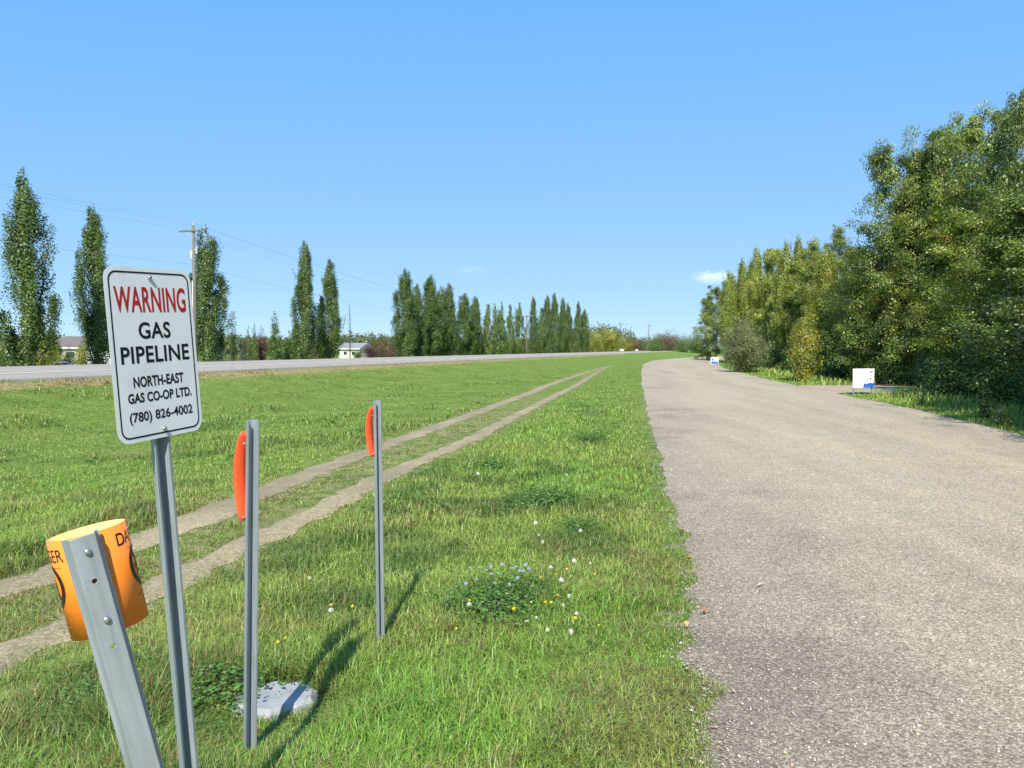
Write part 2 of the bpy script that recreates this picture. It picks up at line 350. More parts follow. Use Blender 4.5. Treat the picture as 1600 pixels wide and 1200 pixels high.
ys = np.arange(-16, 128, .4); struct('forest_floor', ribbon('forest_floor', ys, xr0(ys) + 2.0 + .9 * fnoise(ys, ys * 0, 1.1, 41) + .4 * vnoise(ys, ys * 0, .5, 42) + 3.2 * np.exp(-((ys - 30.6) / 3.2) ** 4), xr0(ys) + 45, 16, .014, M['shaded_litter']))
# highway slab on its embankment
def slab(name, o0, o1, s0, s1, zt, zb, mat):
    ss = np.concatenate([np.arange(s0, 300, 12), np.geomspace(300, s1, 20)]); V = []; n = len(ss)
    oo = np.linspace(o0, o1, 9)
    for s in ss:
        for o in oo: x, y = xy_(s, o); V.append((x, y, zt + .07 * (1 - ((o - 28.5) / 7) ** 2)))
        for o in (o0 - .25, o1 + .25): x, y = xy_(s, o); V.append((x, y, zb))
    F = []; c = len(oo) + 2
    for i in range(n - 1):
        for k in range(len(oo) - 1): F.append((i * c + k, i * c + c + k, i * c + c + k + 1, i * c + k + 1))
        F.append((i * c + 9, i * c + c + 9, i * c + c, i * c)); F.append((i * c + 8, i * c + c + 8, i * c + c + 10, i * c + 10))
    return mesh_np(name, V, F, None, np.ones((len(V), 3)), mat, False)
hw = struct('highway', slab('highway', 21.9, 35.3, -150, 2500, .70, .45, M['hwy']))
ss = np.concatenate([np.arange(-150, 300, 12), np.geomspace(300, 2500, 20)]); V = []
zl = lambda o: .70 + .07 * (1 - ((o - 28.5) / 7) ** 2) + .012
for s in ss:
    for o in (23.8, 24.1): V.append((*xy_(s, o), zl(o)))
i = np.arange(len(ss) - 1) * 2
obj('edge_line', mesh_np('edge_line', V, np.stack([i, i + 2, i + 3, i + 1], 1), mat=M['line']), hw)

# concrete pad showing through the grass
pc = (-1.07, 3.45)
pad = MB(); n = 18
ring = [(.195 * math.cos(2 * math.pi * k / n) * (1 + .16 * math.sin(3.1 * k)), (.155) * math.sin(2 * math.pi * k / n) * (1 + .18 * math.cos(2.3 * k))) for k in range(n)]
pad.add([(a, b, -.05) for a, b in ring] + [(a, b, .025 + .014 * math.sin(k * 1.7)) for k, (a, b) in enumerate(ring)] + [(a * .86, b * .86, .046 + .03 * a) for a, b in ring],
        [tuple(range(2 * n, 3 * n))] + [(k, (k + 1) % n, n + (k + 1) % n, n + k) for k in range(n)] + [(n + k, n + (k + 1) % n, 2 * n + (k + 1) % n, 2 * n + k) for k in range(n)])
o = pad.build('concrete_slab', M['concrete']); o.location = (pc[0], pc[1], 0); tag(o, 'broken pale grey concrete slab lying flat in the grass by the steel posts', 'slab')

# ------------------------------------------------------------------ grass
def blades(x, y, h, wd, lean, col, droop=.35):
    n = len(x); z = height(x, y) - .01
    th = rng.uniform(0, 2 * np.pi, n); dx, dy = np.cos(th), np.sin(th)           # lean direction
    ph = th + rng.normal(np.pi / 2, .5, n); wx, wy = np.cos(ph) * wd / 2, np.sin(ph) * wd / 2
    ln = h * lean
    P0 = np.stack([x, y, z], 1); W = np.stack([wx, wy, np.zeros(n)], 1)
    P1 = P0 + np.stack([dx * ln * .35, dy * ln * .35, h * .6], 1); P2 = P0 + np.stack([dx * ln, dy * ln, h * np.maximum(.12, 1 - droop * lean)], 1)
    V = np.stack([P0 - W, P0 + W, P1 + W * .8, P1 - W * .8, P2], 1).reshape(-1, 3)
    b = np.arange(n) * 5
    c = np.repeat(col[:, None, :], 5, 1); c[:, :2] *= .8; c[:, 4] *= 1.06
    return V, np.stack([b, b + 1, b + 2, b + 3], 1), np.stack([b + 3, b + 2, b + 4], 1), c.reshape(-1, 3)
PADS = [(pc[0], pc[1], .20)]
def sample(n, d0, d1, k, half=.70):
    u = rng.random(n); e = 1 - k; d = (d0 ** e + u * (d1 ** e - d0 ** e)) ** (1 / e)
    return rng.uniform(-1, 1, n) * (half * d + .35), d
def grass_field(n, d0, d1, k):
    x, y = sample(n, d0, d1, k); s, o = so_(x, y)
    L = xl(y); Rr = xr(y); a, b = rl(y), rr(y); fade = 1 - .6 * sstep(35, 62, y); inb = y < 66
    keep = ((x < L + .03) | (x > Rr - .03)) & (o < 20.9) & ((x < Rr + 2.6) | (rng.random(n) < .18) & (x < Rr + 6))
    dr = np.abs(x - b) / ((.17 + .20 * vnoise(x, y, .35, 81)) * fade); dl = np.abs(x - a) / ((.21 + .26 * vnoise(x, y, .4, 82)) * fade)
    keep &= ~(inb & (dr < 1) & (rng.random(n) > .07 + .75 * sstep(.5, 1, dr))) & ~(inb & (dl < 1) & (rng.random(n) > .07 + .75 * sstep(.5, 1, dl)))
    mid = inb & (x > a) & (x < b); keep &= ~(mid & (rng.random(n) > .35 + .8 * sstep(.4, .62, fnoise(x, y, .5, 83))))
    de = L - x                                                       # distance from the road's left edge
    keep &= ~((de > -.03) & (de < .35) & (rng.random(n) > .35 + .6 * sstep(0, .35, de)))
    keep &= ~((y > 27.5) & (y < 33.7) & (x > Rr - .1) & (x < Rr + 4.6))
    for px_, py_, r in PADS: keep &= ~(((x - px_) ** 2 + (y - py_) ** 2 < (r * (.75 + .5 * vnoise(x, y, .09, 91))) ** 2) & (rng.random(n) > .04))
    bare = fnoise(x, y, .55, 44); keep &= ~((bare < .36) & (rng.random(n) > .45))
    keep &= ~(np.abs(y) < .5)
    x, y, o, de, mid, Rr, bb, aa = [q[keep] for q in (x, y, o, de, mid, Rr, b, a)]
    m = len(x); right = x > Rr - .03; left = (x < aa) & ~right; centre = ~left & ~right & ~(mid[:])
    tall = fnoise(x, y, .9, 51); clump = fnoise(x, y, .28, 52)
    h = np.where(left, .055 * (1 + 1.5 * sstep(.52, .68, fnoise(x, y * .5, 1.1, 67))), .084) * (.45 + .9 * tall + .5 * clump)
    front_ = np.exp(-(((x + 1.65) / .75) ** 2 + ((y - 3.3) / .7) ** 2)); h = h * (1 + .7 * front_)
    midm = (x > aa) & (x < bb) & (y < 66); h = np.where(midm, .045 + .035 * clump, h)
    nearrut = np.minimum(np.abs(x - aa), np.abs(x - bb)); h = h * (.55 + .45 * sstep(.25, .8, nearrut))
    h = np.where(~right, h * (.5 + .5 * sstep(0, .6, de)), h)
    h = np.where(right, (.09 + .20 * sstep(.4, 2.2, x - Rr)) * (.5 + clump), h)
    h *= 1 - .68 * np.exp(-(((x - pc[0]) / .38) ** 2 + ((y - pc[1] + .22) / .36) ** 2) ** 2)
    h *= rng.uniform(.5, 1.5, m) / (1 + .035 * np.maximum(0, y - 7)) * np.where(right, 1 + .03 * np.maximum(0, y - 7), 1) * (1 + .12 * sstep(5, 3, y))
    wd = np.maximum(.0030, .00068 * y) * rng.uniform(.7, 1.5, m); wd = np.where(h > .12, wd * 1.3, wd)
    hue = fnoise(x, y, 1.4, 61); hue2 = fnoise(x, y, .33, 62); r = rng.random(m)
    g = np.stack([.185 + .17 * hue, .32 + .10 * hue2, .045 + .05 * hue], 1)
    g *= (1 - .26 * left * sstep(.52, .68, fnoise(x, y * .5, 1.1, 67)))[:, None]
    dark = np.array([.05, .125, .028]); pat = np.maximum(sstep(.55, .70, fnoise(x, y, .75, 63)) * sstep(.2, .8, de + right * 2), .95 * front_ * sstep(.3, .6, fnoise(x, y, .3, 68) + .15)); g = g * (1 - .65 * pat[:, None]) + dark * .65 * pat[:, None]
    straw = np.array([.36, .30, .13]); red = np.array([.26, .13, .05])
    pd = .11 + .22 * sstep(.58, .72, fnoise(x, y, .8, 64)) + .26 * sstep(.9, .0, de) * ~right + .30 * midm + .22 * sstep(.8, .2, nearrut) + .22 * left * sstep(.5, .7, fnoise(x, y, 2.2, 66))
    dd = np.exp(-((o - 19.8) / 1.2) ** 2) * (.6 + .8 * fnoise(x, y, 3, 69)); pd = pd + .9 * dd
    isd = r < pd; g[isd] = straw * rng.uniform(.5, 1.1, (isd.sum(), 1)); isr = isd & (rng.random(m) < .22 + .30 * dd); g[isr] = red * rng.uniform(.6, 1.3, (isr.sum(), 1))
    g *= rng.uniform(.7, 1.3, (m, 1))
    lean = rng.uniform(.2, 1.7, m); lean = np.where(h > .13, lean * .62, lean)
    return blades(x, y, h, wd, lean, g * np.array([1.02, 1.10, 1.05]))
def cat(parts):
    Vs, Q, T, C = [], [], [], []; n = 0
    for V, q, t, c in parts: Vs.append(V); Q.append(q + n); T.append(t + n); C.append(c); n += len(V)
    return np.concatenate(Vs), np.concatenate(Q), np.concatenate(T), np.concatenate(C)
V, Q, T, C = cat([grass_field(620000, 1.6, 60, 1.5), grass_field(330000, 1.8, 10, 1.2), grass_field(120000, 40, 150, 1.05)])
o = obj('grass', mesh_np('grass', V, Q, T, C, M['grassblade'])); o['kind'] = 'stuff'; tag(o, 'green grass with dry straws on the verges and the embankment', 'grass')

# loose stones along the road's left edge
n = 15000; y = (1.9 ** -.8 + rng.random(n) * (28 ** -.8 - 1.9 ** -.8)) ** (1 / -.8); x = xl(y) + np.abs(rng.normal(0, .75, n)) - .08
ex = rng.random(n) < .3; x[ex] = xl(y[ex]) + rng.random(ex.sum()) * 6.2
r = np.clip(rng.lognormal(math.log(.0036), .42, n), .002, .011) * (1 + .02 * y)
t = np.clip((x - xl(y)) / (xr0(y) - xl(y)), 0, 1); z = height(x, y) + .022 + .02 * (1 - (2 * t - 1) ** 2) + r * .15
B = np.array([(1, 0, 0), (-1, 0, 0), (0, 1, 0), (0, -1, 0), (0, 0, .6), (0, 0, -.6)], float); BF = np.array([(0, 2, 4), (2, 1, 4), (1, 3, 4), (3, 0, 4), (2, 0, 5), (1, 2, 5), (3, 1, 5), (0, 3, 5)])
th = rng.uniform(0, 6.28, n); c_, s2 = np.cos(th), np.sin(th); bb = B[None] * rng.uniform(.65, 1.35, (n, 6, 1)) * r[:, None, None]
V = np.stack([bb[..., 0] * c_[:, None] - bb[..., 1] * s2[:, None] + x[:, None], bb[..., 0] * s2[:, None] + bb[..., 1] * c_[:, None] + y[:, None], bb[..., 2] + z[:, None]], -1).reshape(-1, 3)
pal = np.array([(.50, .46, .40), (.34, .30, .26), (.24, .22, .20), (.56, .52, .45), (.42, .28, .22), (.40, .36, .24), (.18, .18, .19)])
C = np.repeat(pal[rng.choice(7, n, p=[.25, .25, .15, .13, .08, .08, .06])] * rng.uniform(.8, 1.15, (n, 1)), 6, 0)
o = obj('gravel', mesh_np('gravel', V, None, (BF[None] + (np.arange(n) * 6)[:, None, None]).reshape(-1, 3), C, M['stones'])); o['kind'] = 'stuff'; tag(o, 'loose gravel scattered along the left edge of the road', 'gravel')
#@@PART2
# ------------------------------------------------------------------ foreground posts
def frame(origin, zaxis, normal):
    z = Vector(zaxis).normalized(); n = Vector(normal); n = (n - z * n.dot(z)).normalized(); y = -n; x = y.cross(z)
    return Matrix(((x.x, y.x, z.x, origin[0]), (x.y, y.y, z.y, origin[1]), (x.z, y.z, z.z, origin[2]), (0, 0, 0, 1)))
def channel(length, front_open, holes=(), fl=.029, lip=.0215, web=.0125, dep=.026, z0=0.0):
    """rolled U-channel post along z; holes punched through the web"""
    if front_open: prof = [(-fl, 0), (-lip, 0), (-web, dep), (web, dep), (lip, 0), (fl, 0)]
    else: prof = [(-fl, dep), (-lip, dep), (-web - .003, 0), (web + .003, 0), (lip, dep), (fl, dep)]
    hz = .009; zs = [z0]
    for h in sorted(holes): zs += [h - hz, h + hz]
    zs.append(length); V = [(x, y, z) for z in zs for x, y in prof]; F = []
    for i in range(len(zs) - 1):
        hole = any(abs((zs[i] + zs[i + 1]) / 2 - h) < 1e-6 for h in holes)
        for k in range(5):
            a, b, c, d = i * 6 + k, i * 6 + k + 1, i * 6 + 6 + k + 1, i * 6 + 6 + k
            if hole and k == 2:
                zc = (zs[i] + zs[i + 1]) / 2; y = prof[2][1]; w_ = prof[3][0]
                b0 = len(V); V += [(.0042 * math.cos(R_(45 * q + 22.5)), y, zc + .0042 * math.sin(R_(45 * q + 22.5))) for q in range(8)]
                o_ = [b0 + q for q in range(8)]     # starts at +22.5 deg
                F += [(b, c, o_[0], o_[7]), (c, o_[1], o_[0]), (c, d, o_[2], o_[1]), (d, o_[3], o_[2]), (d, a, o_[4], o_[3]), (a, o_[5], o_[4]), (a, b, o_[6], o_[5]), (b, o_[7], o_[6])]
            else: F.append((a, b, c, d))
    me = bpy.data.meshes.new('post'); me.from_pydata(V, [], F); me.materials.append(M['galv'])
    return me
def post_obj(parent, *a, **k):
    o = obj('post', channel(*a, **k), parent); m = o.modifiers.new('thick', 'SOLIDIFY'); m.thickness = .0032; m.offset = 0; bevel(o, .0009, 2); return o
def bolt(parent, x, y, z, r=.0075, h=.006, washer=False):
    """hex/dome bolt head pointing to -y"""
    b = MB(); n = 12
    if washer: b.tube([(x, y, z), (x, y - .0016, z)], r * 1.45, 16)
    b.tube([(x, y - .0016, z), (x, y - h * .6, z), (x, y - h * .9, z), (x, y - h, z)], [r, r, r * .75, r * .35], n)
    return b.build('bolt', M['bolt'], parent, True)
def rrect(w_, h_, r, n=8):
    out = []
    for cx, cy, a0 in ((w_ / 2 - r, h_ / 2 - r, 0), (-w_ / 2 + r, h_ / 2 - r, 90), (-w_ / 2 + r, -h_ / 2 + r, 180), (w_ / 2 - r, -h_ / 2 + r, 270)):
        out += [(cx + r * math.cos(R_(a0 + 90 * k / n)), cy + r * math.sin(R_(a0 + 90 * k / n))) for k in range(n + 1)]
    return out
def text_polys(body, off=0.0, space=1.0, res=6):
    cu = bpy.data.curves.new('t', 'FONT'); cu.body = body; cu.offset = off; cu.fill_mode = 'FRONT'; cu.resolution_u = res; cu.space_character = space
    ob = bpy.data.objects.new('t', cu); COL.objects.link(ob); bpy.context.view_layer.update()
    me = bpy.data.meshes.new_from_object(ob.evaluated_get(bpy.context.evaluated_depsgraph_get()))
    V = np.array([v.co[:2] for v in me.vertices]); F = [tuple(p.vertices) for p in me.polygons]
    bpy.data.objects.remove(ob); bpy.data.meshes.remove(me); bpy.data.curves.remove(cu)
    lo, hi = V.min(0), V.max(0); return (V - lo) / (hi - lo), F
def text_on_plane(name, items, y, mat, parent):
    for body, x0, x1, z0, z1, off, sp in items:
        b = MB(); V, F = text_polys(body, off, sp); b.add([(x0 + u * (x1 - x0), y, z0 + v * (z1 - z0)) for u, v in V], F); b.build(name, mat, parent)

# warning sign (pose solved from its four corners)
SX, SZ, SN = Vector((.325, .944, .047)), Vector((-.052, -.032, .998)), Vector((.944, -.327, .039))
SC = Vector((-.9640, 2.1130, 1.5876))
base = SC - SZ * (SC.z / SZ.z); SH = (SC - base).length
sg = thing('warning_sign', 'white gas pipeline warning sign on a leaning steel channel post', 'sign', mat=frame(base, SZ, SN))
po = post_obj(sg, SH + .222, True, z0=-.05); po.location = (0, .004, 0)
pn = MB(); rc = rrect(.305, .457, .034); n = len(rc)
pn.add([(x, 0, z) for x, z in rc] + [(x, .0022, z) for x, z in rc], [tuple(range(n)), tuple(range(2 * n - 1, n - 1, -1))] + [(k, n + k, n + (k + 1) % n, (k + 1) % n) for k in range(n)])
pn = pn.build('panel', M['signwhite'], sg); pn.location = (0, -.003, SH); pn.data.materials.append(M['signedge'])
for p in pn.data.polygons:
    if p.index > 0: p.material_index = 1
a_, b_ = rrect(.283, .435, .026), rrect(.2745, .4265, .0225)
br = MB(); br.add([(x, -.0006, z) for x, z in a_] + [(x, -.0006, z) for x, z in b_], [(k, (k + 1) % n, n + (k + 1) % n, n + k) for k in range(n)])
br.build('border', M['black'], pn)
text_on_plane('lettering', [('WARNING', -.1265, .1245, .1105, .1785, .02, 1.05)], -.0006, M['red'], pn)
text_on_plane('lettering', [('GAS', -.0555, .0575, .0405, .0850, .02, 1.05), ('PIPELINE', -.121, .122, -.0228, .0215, .02, 1.05), ('NORTH-EAST', -.088, .0925, -.0862, -.0575, .03, 1.02),
              ('GAS CO-OP LTD.', -.1105, .119, -.1265, -.1002, .03, 1.02), ('(780) 826-4002', -.111, .1172, -.1835, -.1500, .022, 1.02)], -.0006, M['black'], pn)
bolt(sg, -.004, -.003, SH + .2035, .0062, .008); bolt(sg, .003, -.003, SH - .2045, .0066, .008)

# the two slim posts carrying orange flags
def flag_mesh(hh, wd, bulge):
    V = []; F = []; nz, nx = 16, 4
    for i in range(nz + 1):
        t = i / nz; k = math.sin(math.pi * t ** .9) ** .9
        ww = wd * (.70 + .30 * k); sh = min(1, min(t, 1 - t) / .02) ** .5
        for j in range(nx + 1):
            u = (j / nx - .5) * ww * (.75 + .25 * sh); V.append((u - .003 * math.sin(math.pi * t) + .003 * math.sin(6 * t), bulge * k + .006 * (2 * j / nx - 1) ** 2 * k, t * hh))
    for i in range(nz):
        for j in range(nx): a = i * (nx + 1) + j; F.append((a, a + 1, a + nx + 2, a + nx + 1))
    me = bpy.data.meshes.new('flag'); me.from_pydata(V, [], F); me.materials.append(M['orangeflag'])
    for p in me.polygons: p.use_smooth = True
    return me
def marker(label, top, bottom, d_top, d_bot, flag0, flag1, normal, wd, bulge, sc_):
    T = at(*top, d_top); B = at(*bottom, d_bot); ax = Vector(T - B).normalized(); base = Vector(B); base -= ax * (base.z / ax.z)
    L = (Vector(T) - base).length
    t = thing('flagged_post', label, 'marker post', mat=frame(base, ax, normal), group='steel channel posts with orange flags')
    post_obj(t, L, True, holes=[L - .035 - .0254 * 3 * k for k in range(1)], z0=-.05, fl=.026 * sc_, lip=.0195 * sc_, web=.0135 * sc_, dep=.028 * sc_)
    f = obj('flag', flag_mesh(flag1 - flag0, wd, bulge), t); f.location = (-.018, .028 * sc_, flag0); m = f.modifiers.new('thick', 'SOLIDIFY'); m.thickness = .0025
    bolt(t, -.022, .027 * sc_, flag1 - .045, .005, .004, False); bolt(t, -.022, .027 * sc_, flag0 + .012, .005, .004, False)
    return t
marker('nearer slim steel post with a bowed orange flag, beside the warning sign', (396, 657), (392, 1128), 2.95, 2.95, 1.33 - .385, 1.33 - .045, (.78, -.63, 0), .056, .022, 1.0)
marker('farther slim steel post with an orange flag, standing alone in the grass', (591, 626), (597, 1025), 4.08, 4.08, 1.33 - .295, 1.33 - .035, (.83, -.56, 0), .053, .019, .86)

# leaning post with the orange tube
T = at(128, 838, 1.235); B = at(211, 1132, 1.262); ax = Vector(T - B).normalized(); base = Vector(T); base -= ax * (base.z / ax.z); L = (Vector(T) - base).length
tm = thing('tube_marker', 'leaning steel channel post holding a curled orange danger tube', 'marker post', mat=frame(base, ax, (.62, -.78, .1)))
post_obj(tm, L, False, holes=[L - .076, L - .188], z0=-.05, fl=.0275, lip=.0225, web=.0145, dep=.019)
bolt(tm, .001, -.0016, L - .026, .0052, .007); bolt(tm, .001, -.0016, L - .142, .0052, .007)
TR, TH, TY = .061, .170, .019 + .004 + .061; TZ = L - .178
nS = 72; V = []; F = []
for z in (0, TH):
    for rr_ in (TR, TR - .0016): V += [(rr_ * math.sin(2 * math.pi * k / nS), -rr_ * math.cos(2 * math.pi * k / nS), z) for k in range(nS)]
for k in range(nS):
    q = (k + 1) % nS
    F += [(k, q, 2 * nS + q, 2 * nS + k), (nS + q, nS + k, 3 * nS + k, 3 * nS + q), (2 * nS + k, 2 * nS + q, 3 * nS + q, 3 * nS + k), (q, k, nS + k, nS + q)]
me = bpy.data.meshes.new('tube'); me.from_pydata(V, [], F); me.materials.append(M['tubeorange']); me.materials.append(M['tubein_sunlit'])
for p in me.polygons: p.use_smooth = p.index % 4 < 2; p.material_index = 1 if p.index % 4 == 1 else 0
tb = obj('tube', me, tm); tb.location = (.016, TY - .004, TZ); tb.rotation_euler = (R_(-3), R_(2), R_(6))
def wrap(name, polys, mat, parent, r):
    """polys: list of (V in metres along arc / up, F); bent round the tube"""
    b = MB()
    for V, F in polys: b.add([(r * math.sin(s / TR), -r * math.cos(s / TR), z) for s, z in V], F)
    return b.build(name, mat, parent)
def T_(body, s0, s1, z0, z1, off=0.0):
    V, F = text_polys(body, off); return [(s0 + u * (s1 - s0), z0 + v * (z1 - z0)) for u, v in V], F
def ringp(sc0, zc, r0, r1, a0=0, a1=360, n=48):
    V = []; F = []
    for k in range(n + 1):
        a = R_(a0 + (a1 - a0) * k / n); V += [(sc0 + r0 * math.cos(a), zc + r0 * math.sin(a)), (sc0 + r1 * math.cos(a), zc + r1 * math.sin(a))]
    for k in range(n): F.append((2 * k, 2 * k + 1, 2 * k + 3, 2 * k + 2))
    return V, F
def barp(s0, z0, s1, z1, wd, n=10):
    V = []; d = math.hypot(s1 - s0, z1 - z0); nx, nz = -(z1 - z0) / d * wd / 2, (s1 - s0) / d * wd / 2
    for k in range(n + 1): t = k / n; V += [(s0 + (s1 - s0) * t + nx, z0 + (z1 - z0) * t + nz), (s0 + (s1 - s0) * t - nx, z0 + (z1 - z0) * t - nz)]
    return V, [(2 * k, 2 * k + 1, 2 * k + 3, 2 * k + 2) for k in range(n)]
dk = []; ft = []; CIRC = 2 * math.pi * TR; em = []
for s0 in (TR * R_(25), TR * R_(-57) - .108):
    dk.append(T_('DANGER', s0, s0 + .108, TH - .036, TH - .014, .006))
    cs, cz = s0 + .055, .092
    em += [ringp(cs, cz, .030, .040), barp(cs - .022, cz + .022, cs + .022, cz - .022, .008), ringp(cs, cz, .009, .015), barp(cs - .004, cz - .004, cs - .016, cz - .018, .006)]
    em.append(T_('DIAL', cs - .0285, cs - .010, cz - .004, cz + .004, .01))
    for q, (zz, l0, l1) in enumerate(((TH - .045, .02, .098), (.043, .02, .098), (.034, .035, .083), (.024, .03, .088), (.014, .045, .073))): ft.append(barp(s0 + l0, zz, s0 + l1, zz, .0013, 16))
for q in range(2): wrap('lettering', dk[q:q + 1], M['black'], tb, TR + .0004); wrap('emblem', em[q * 5:q * 5 + 5], M['black'], tb, TR + .0006)
for q in ft: wrap('small_print', [q], M['tubetext'], tb, TR + .0004)

# ------------------------------------------------------------------ trees
def leaf_quads(c, size, col, flat=.0, aspect=.7, up=None, face=None):
    n = len(c); a = rng.normal(size=(n, 3))
    if face is not None:                                # leaf blades turned towards the light: up and away from the stem
        nn = face + rng.normal(0, .55, (n, 3)); nn /= np.linalg.norm(nn, axis=1, keepdims=True); a = np.cross(a, nn); a /= np.linalg.norm(a, axis=1, keepdims=True) + 1e-9; b = np.cross(nn, a)
    else:
        if up is not None: a = a * .6 + up
        a /= np.linalg.norm(a, axis=1, keepdims=True); b = np.cross(a, rng.normal(size=(n, 3))); b /= np.linalg.norm(b, axis=1, keepdims=True) + 1e-9
    L = (size * rng.uniform(.65, 1.3, n))[:, None]
    V = np.stack([c - a * L * .5, c + b * L * aspect * .5, c + a * L * .5, c - b * L * aspect * .5], 1).reshape(-1, 3)
    return V, np.arange(n * 4).reshape(-1, 4), np.repeat(col, 4, 0)
def outward(P, k=.8, upw=.55):
    o = P.copy(); o[:, 2] = 0; o /= np.linalg.norm(o, axis=1, keepdims=True) + 1e-6; o *= k; o[:, 2] = upw; return o
GREEN = np.array([.115, .195, .026]); DEEP = np.array([.08, .145, .026]); YEL = np.array([.28, .30, .035]); GOLD = np.array([.52, .45, .04]); ORANGE = np.array([.42, .17, .02]); GREY = np.array([.13, .14, .065]); PURP = np.array([.075, .025, .035])
def puff(n, sp):
    a = rng.normal(size=(n, 3)); a /= np.linalg.norm(a, axis=1, keepdims=True)
    return a * (rng.random(n) ** .45)[:, None] * 1.75 * np.asarray(sp)
def aspen_parts(seed, H=9.0, R=2.0, n_br=38, per=105, size=.088, mixc=(GREEN, YEL, .35), autumn=0.0, low=.10, shape=1.0):
    global rng; keep = rng; rng = np.random.default_rng(seed); rd = random.Random(seed)
    tr = MB(); nseg = 9; wob = [(rd.uniform(-.12, .12), rd.uniform(-.12, .12)) for _ in range(nseg + 1)]
    path = [(wob[i][0] * i * .25, wob[i][1] * i * .25, H * .96 * i / nseg - (.15 if i == 0 else 0)) for i in range(nseg + 1)]
    r0 = .011 * H + .02; tr.tube(path, [r0 * (1 - .93 * i / nseg) * (1.25 if i == 0 else 1) for i in range(nseg + 1)], 8)
    cs, cc, ff = [], [], []
    for k in range(n_br):
        t = low + (.95 - low) * (k + rd.random() * .7) / n_br; f = t * .96 / .96 * nseg * 1.0; i = min(int(f), nseg - 1); q = f - i
        p0 = Vector(path[i]).lerp(Vector(path[i + 1]), q); az = k * 2.399 + rd.uniform(-.5, .5)
        ln = R * (math.sin(math.pi * min(1, (t * .86 + .17)) ) ** .75) * rd.uniform(.65, 1.2) * shape + .25
        el = R_(rd.uniform(15, 55) + 25 * (t > .75)); ln *= rd.choice((.7, .9, 1.0, 1.25)); pts = []; m = 5
        for j in range(m + 1):
            s = j / m; e2 = el - .35 * s; pts.append(p0 + Vector((math.cos(az) * ln * s, math.sin(az) * ln * s, ln * s * math.sin(e2))) + Vector((rd.uniform(-.06, .06), rd.uniform(-.06, .06), 0)) * s)
        tr.tube(pts, [.02 * (1 - .75 * j / m) * (.6 + .1 * H / 2) * (1.1 - t * .6) for j in range(m + 1)], 5, False)
        for j in range(1 + (ln > .8), m + 1):
            for _ in range(2):
                c = np.array(pts[j]) + rng.normal(0, .12 * ln + .06, 3); nl = int(per * rd.uniform(.5, 1.4)); sp = .17 + .12 * ln * rd.random()
                dP = puff(nl, (sp, sp, sp * .6)); cs.append(c + dP); ff.append(dP / sp * .35 + rng.normal(0, .35, 3))
                a = rd.random(); base = mixc[0] * (1 - mixc[2] * a) + mixc[1] * mixc[2] * a
                if rd.random() < autumn: base = GOLD * rd.uniform(.5, 1.) if rd.random() < .6 else ORANGE * rd.uniform(.6, 1.)
                cc.append(np.tile(base * rd.uniform(.65, 1.4), (nl, 1)) * rng.uniform(.8, 1.2, (nl, 1)))
    P = np.concatenate(cs); V, Q, C = leaf_quads(P, size, np.concatenate(cc), face=outward(P) + np.concatenate(ff)); rng = keep
    return tr.mesh('trunk', M['bark'], True), mesh_np('crown', V, Q, None, C, M['leaf'])
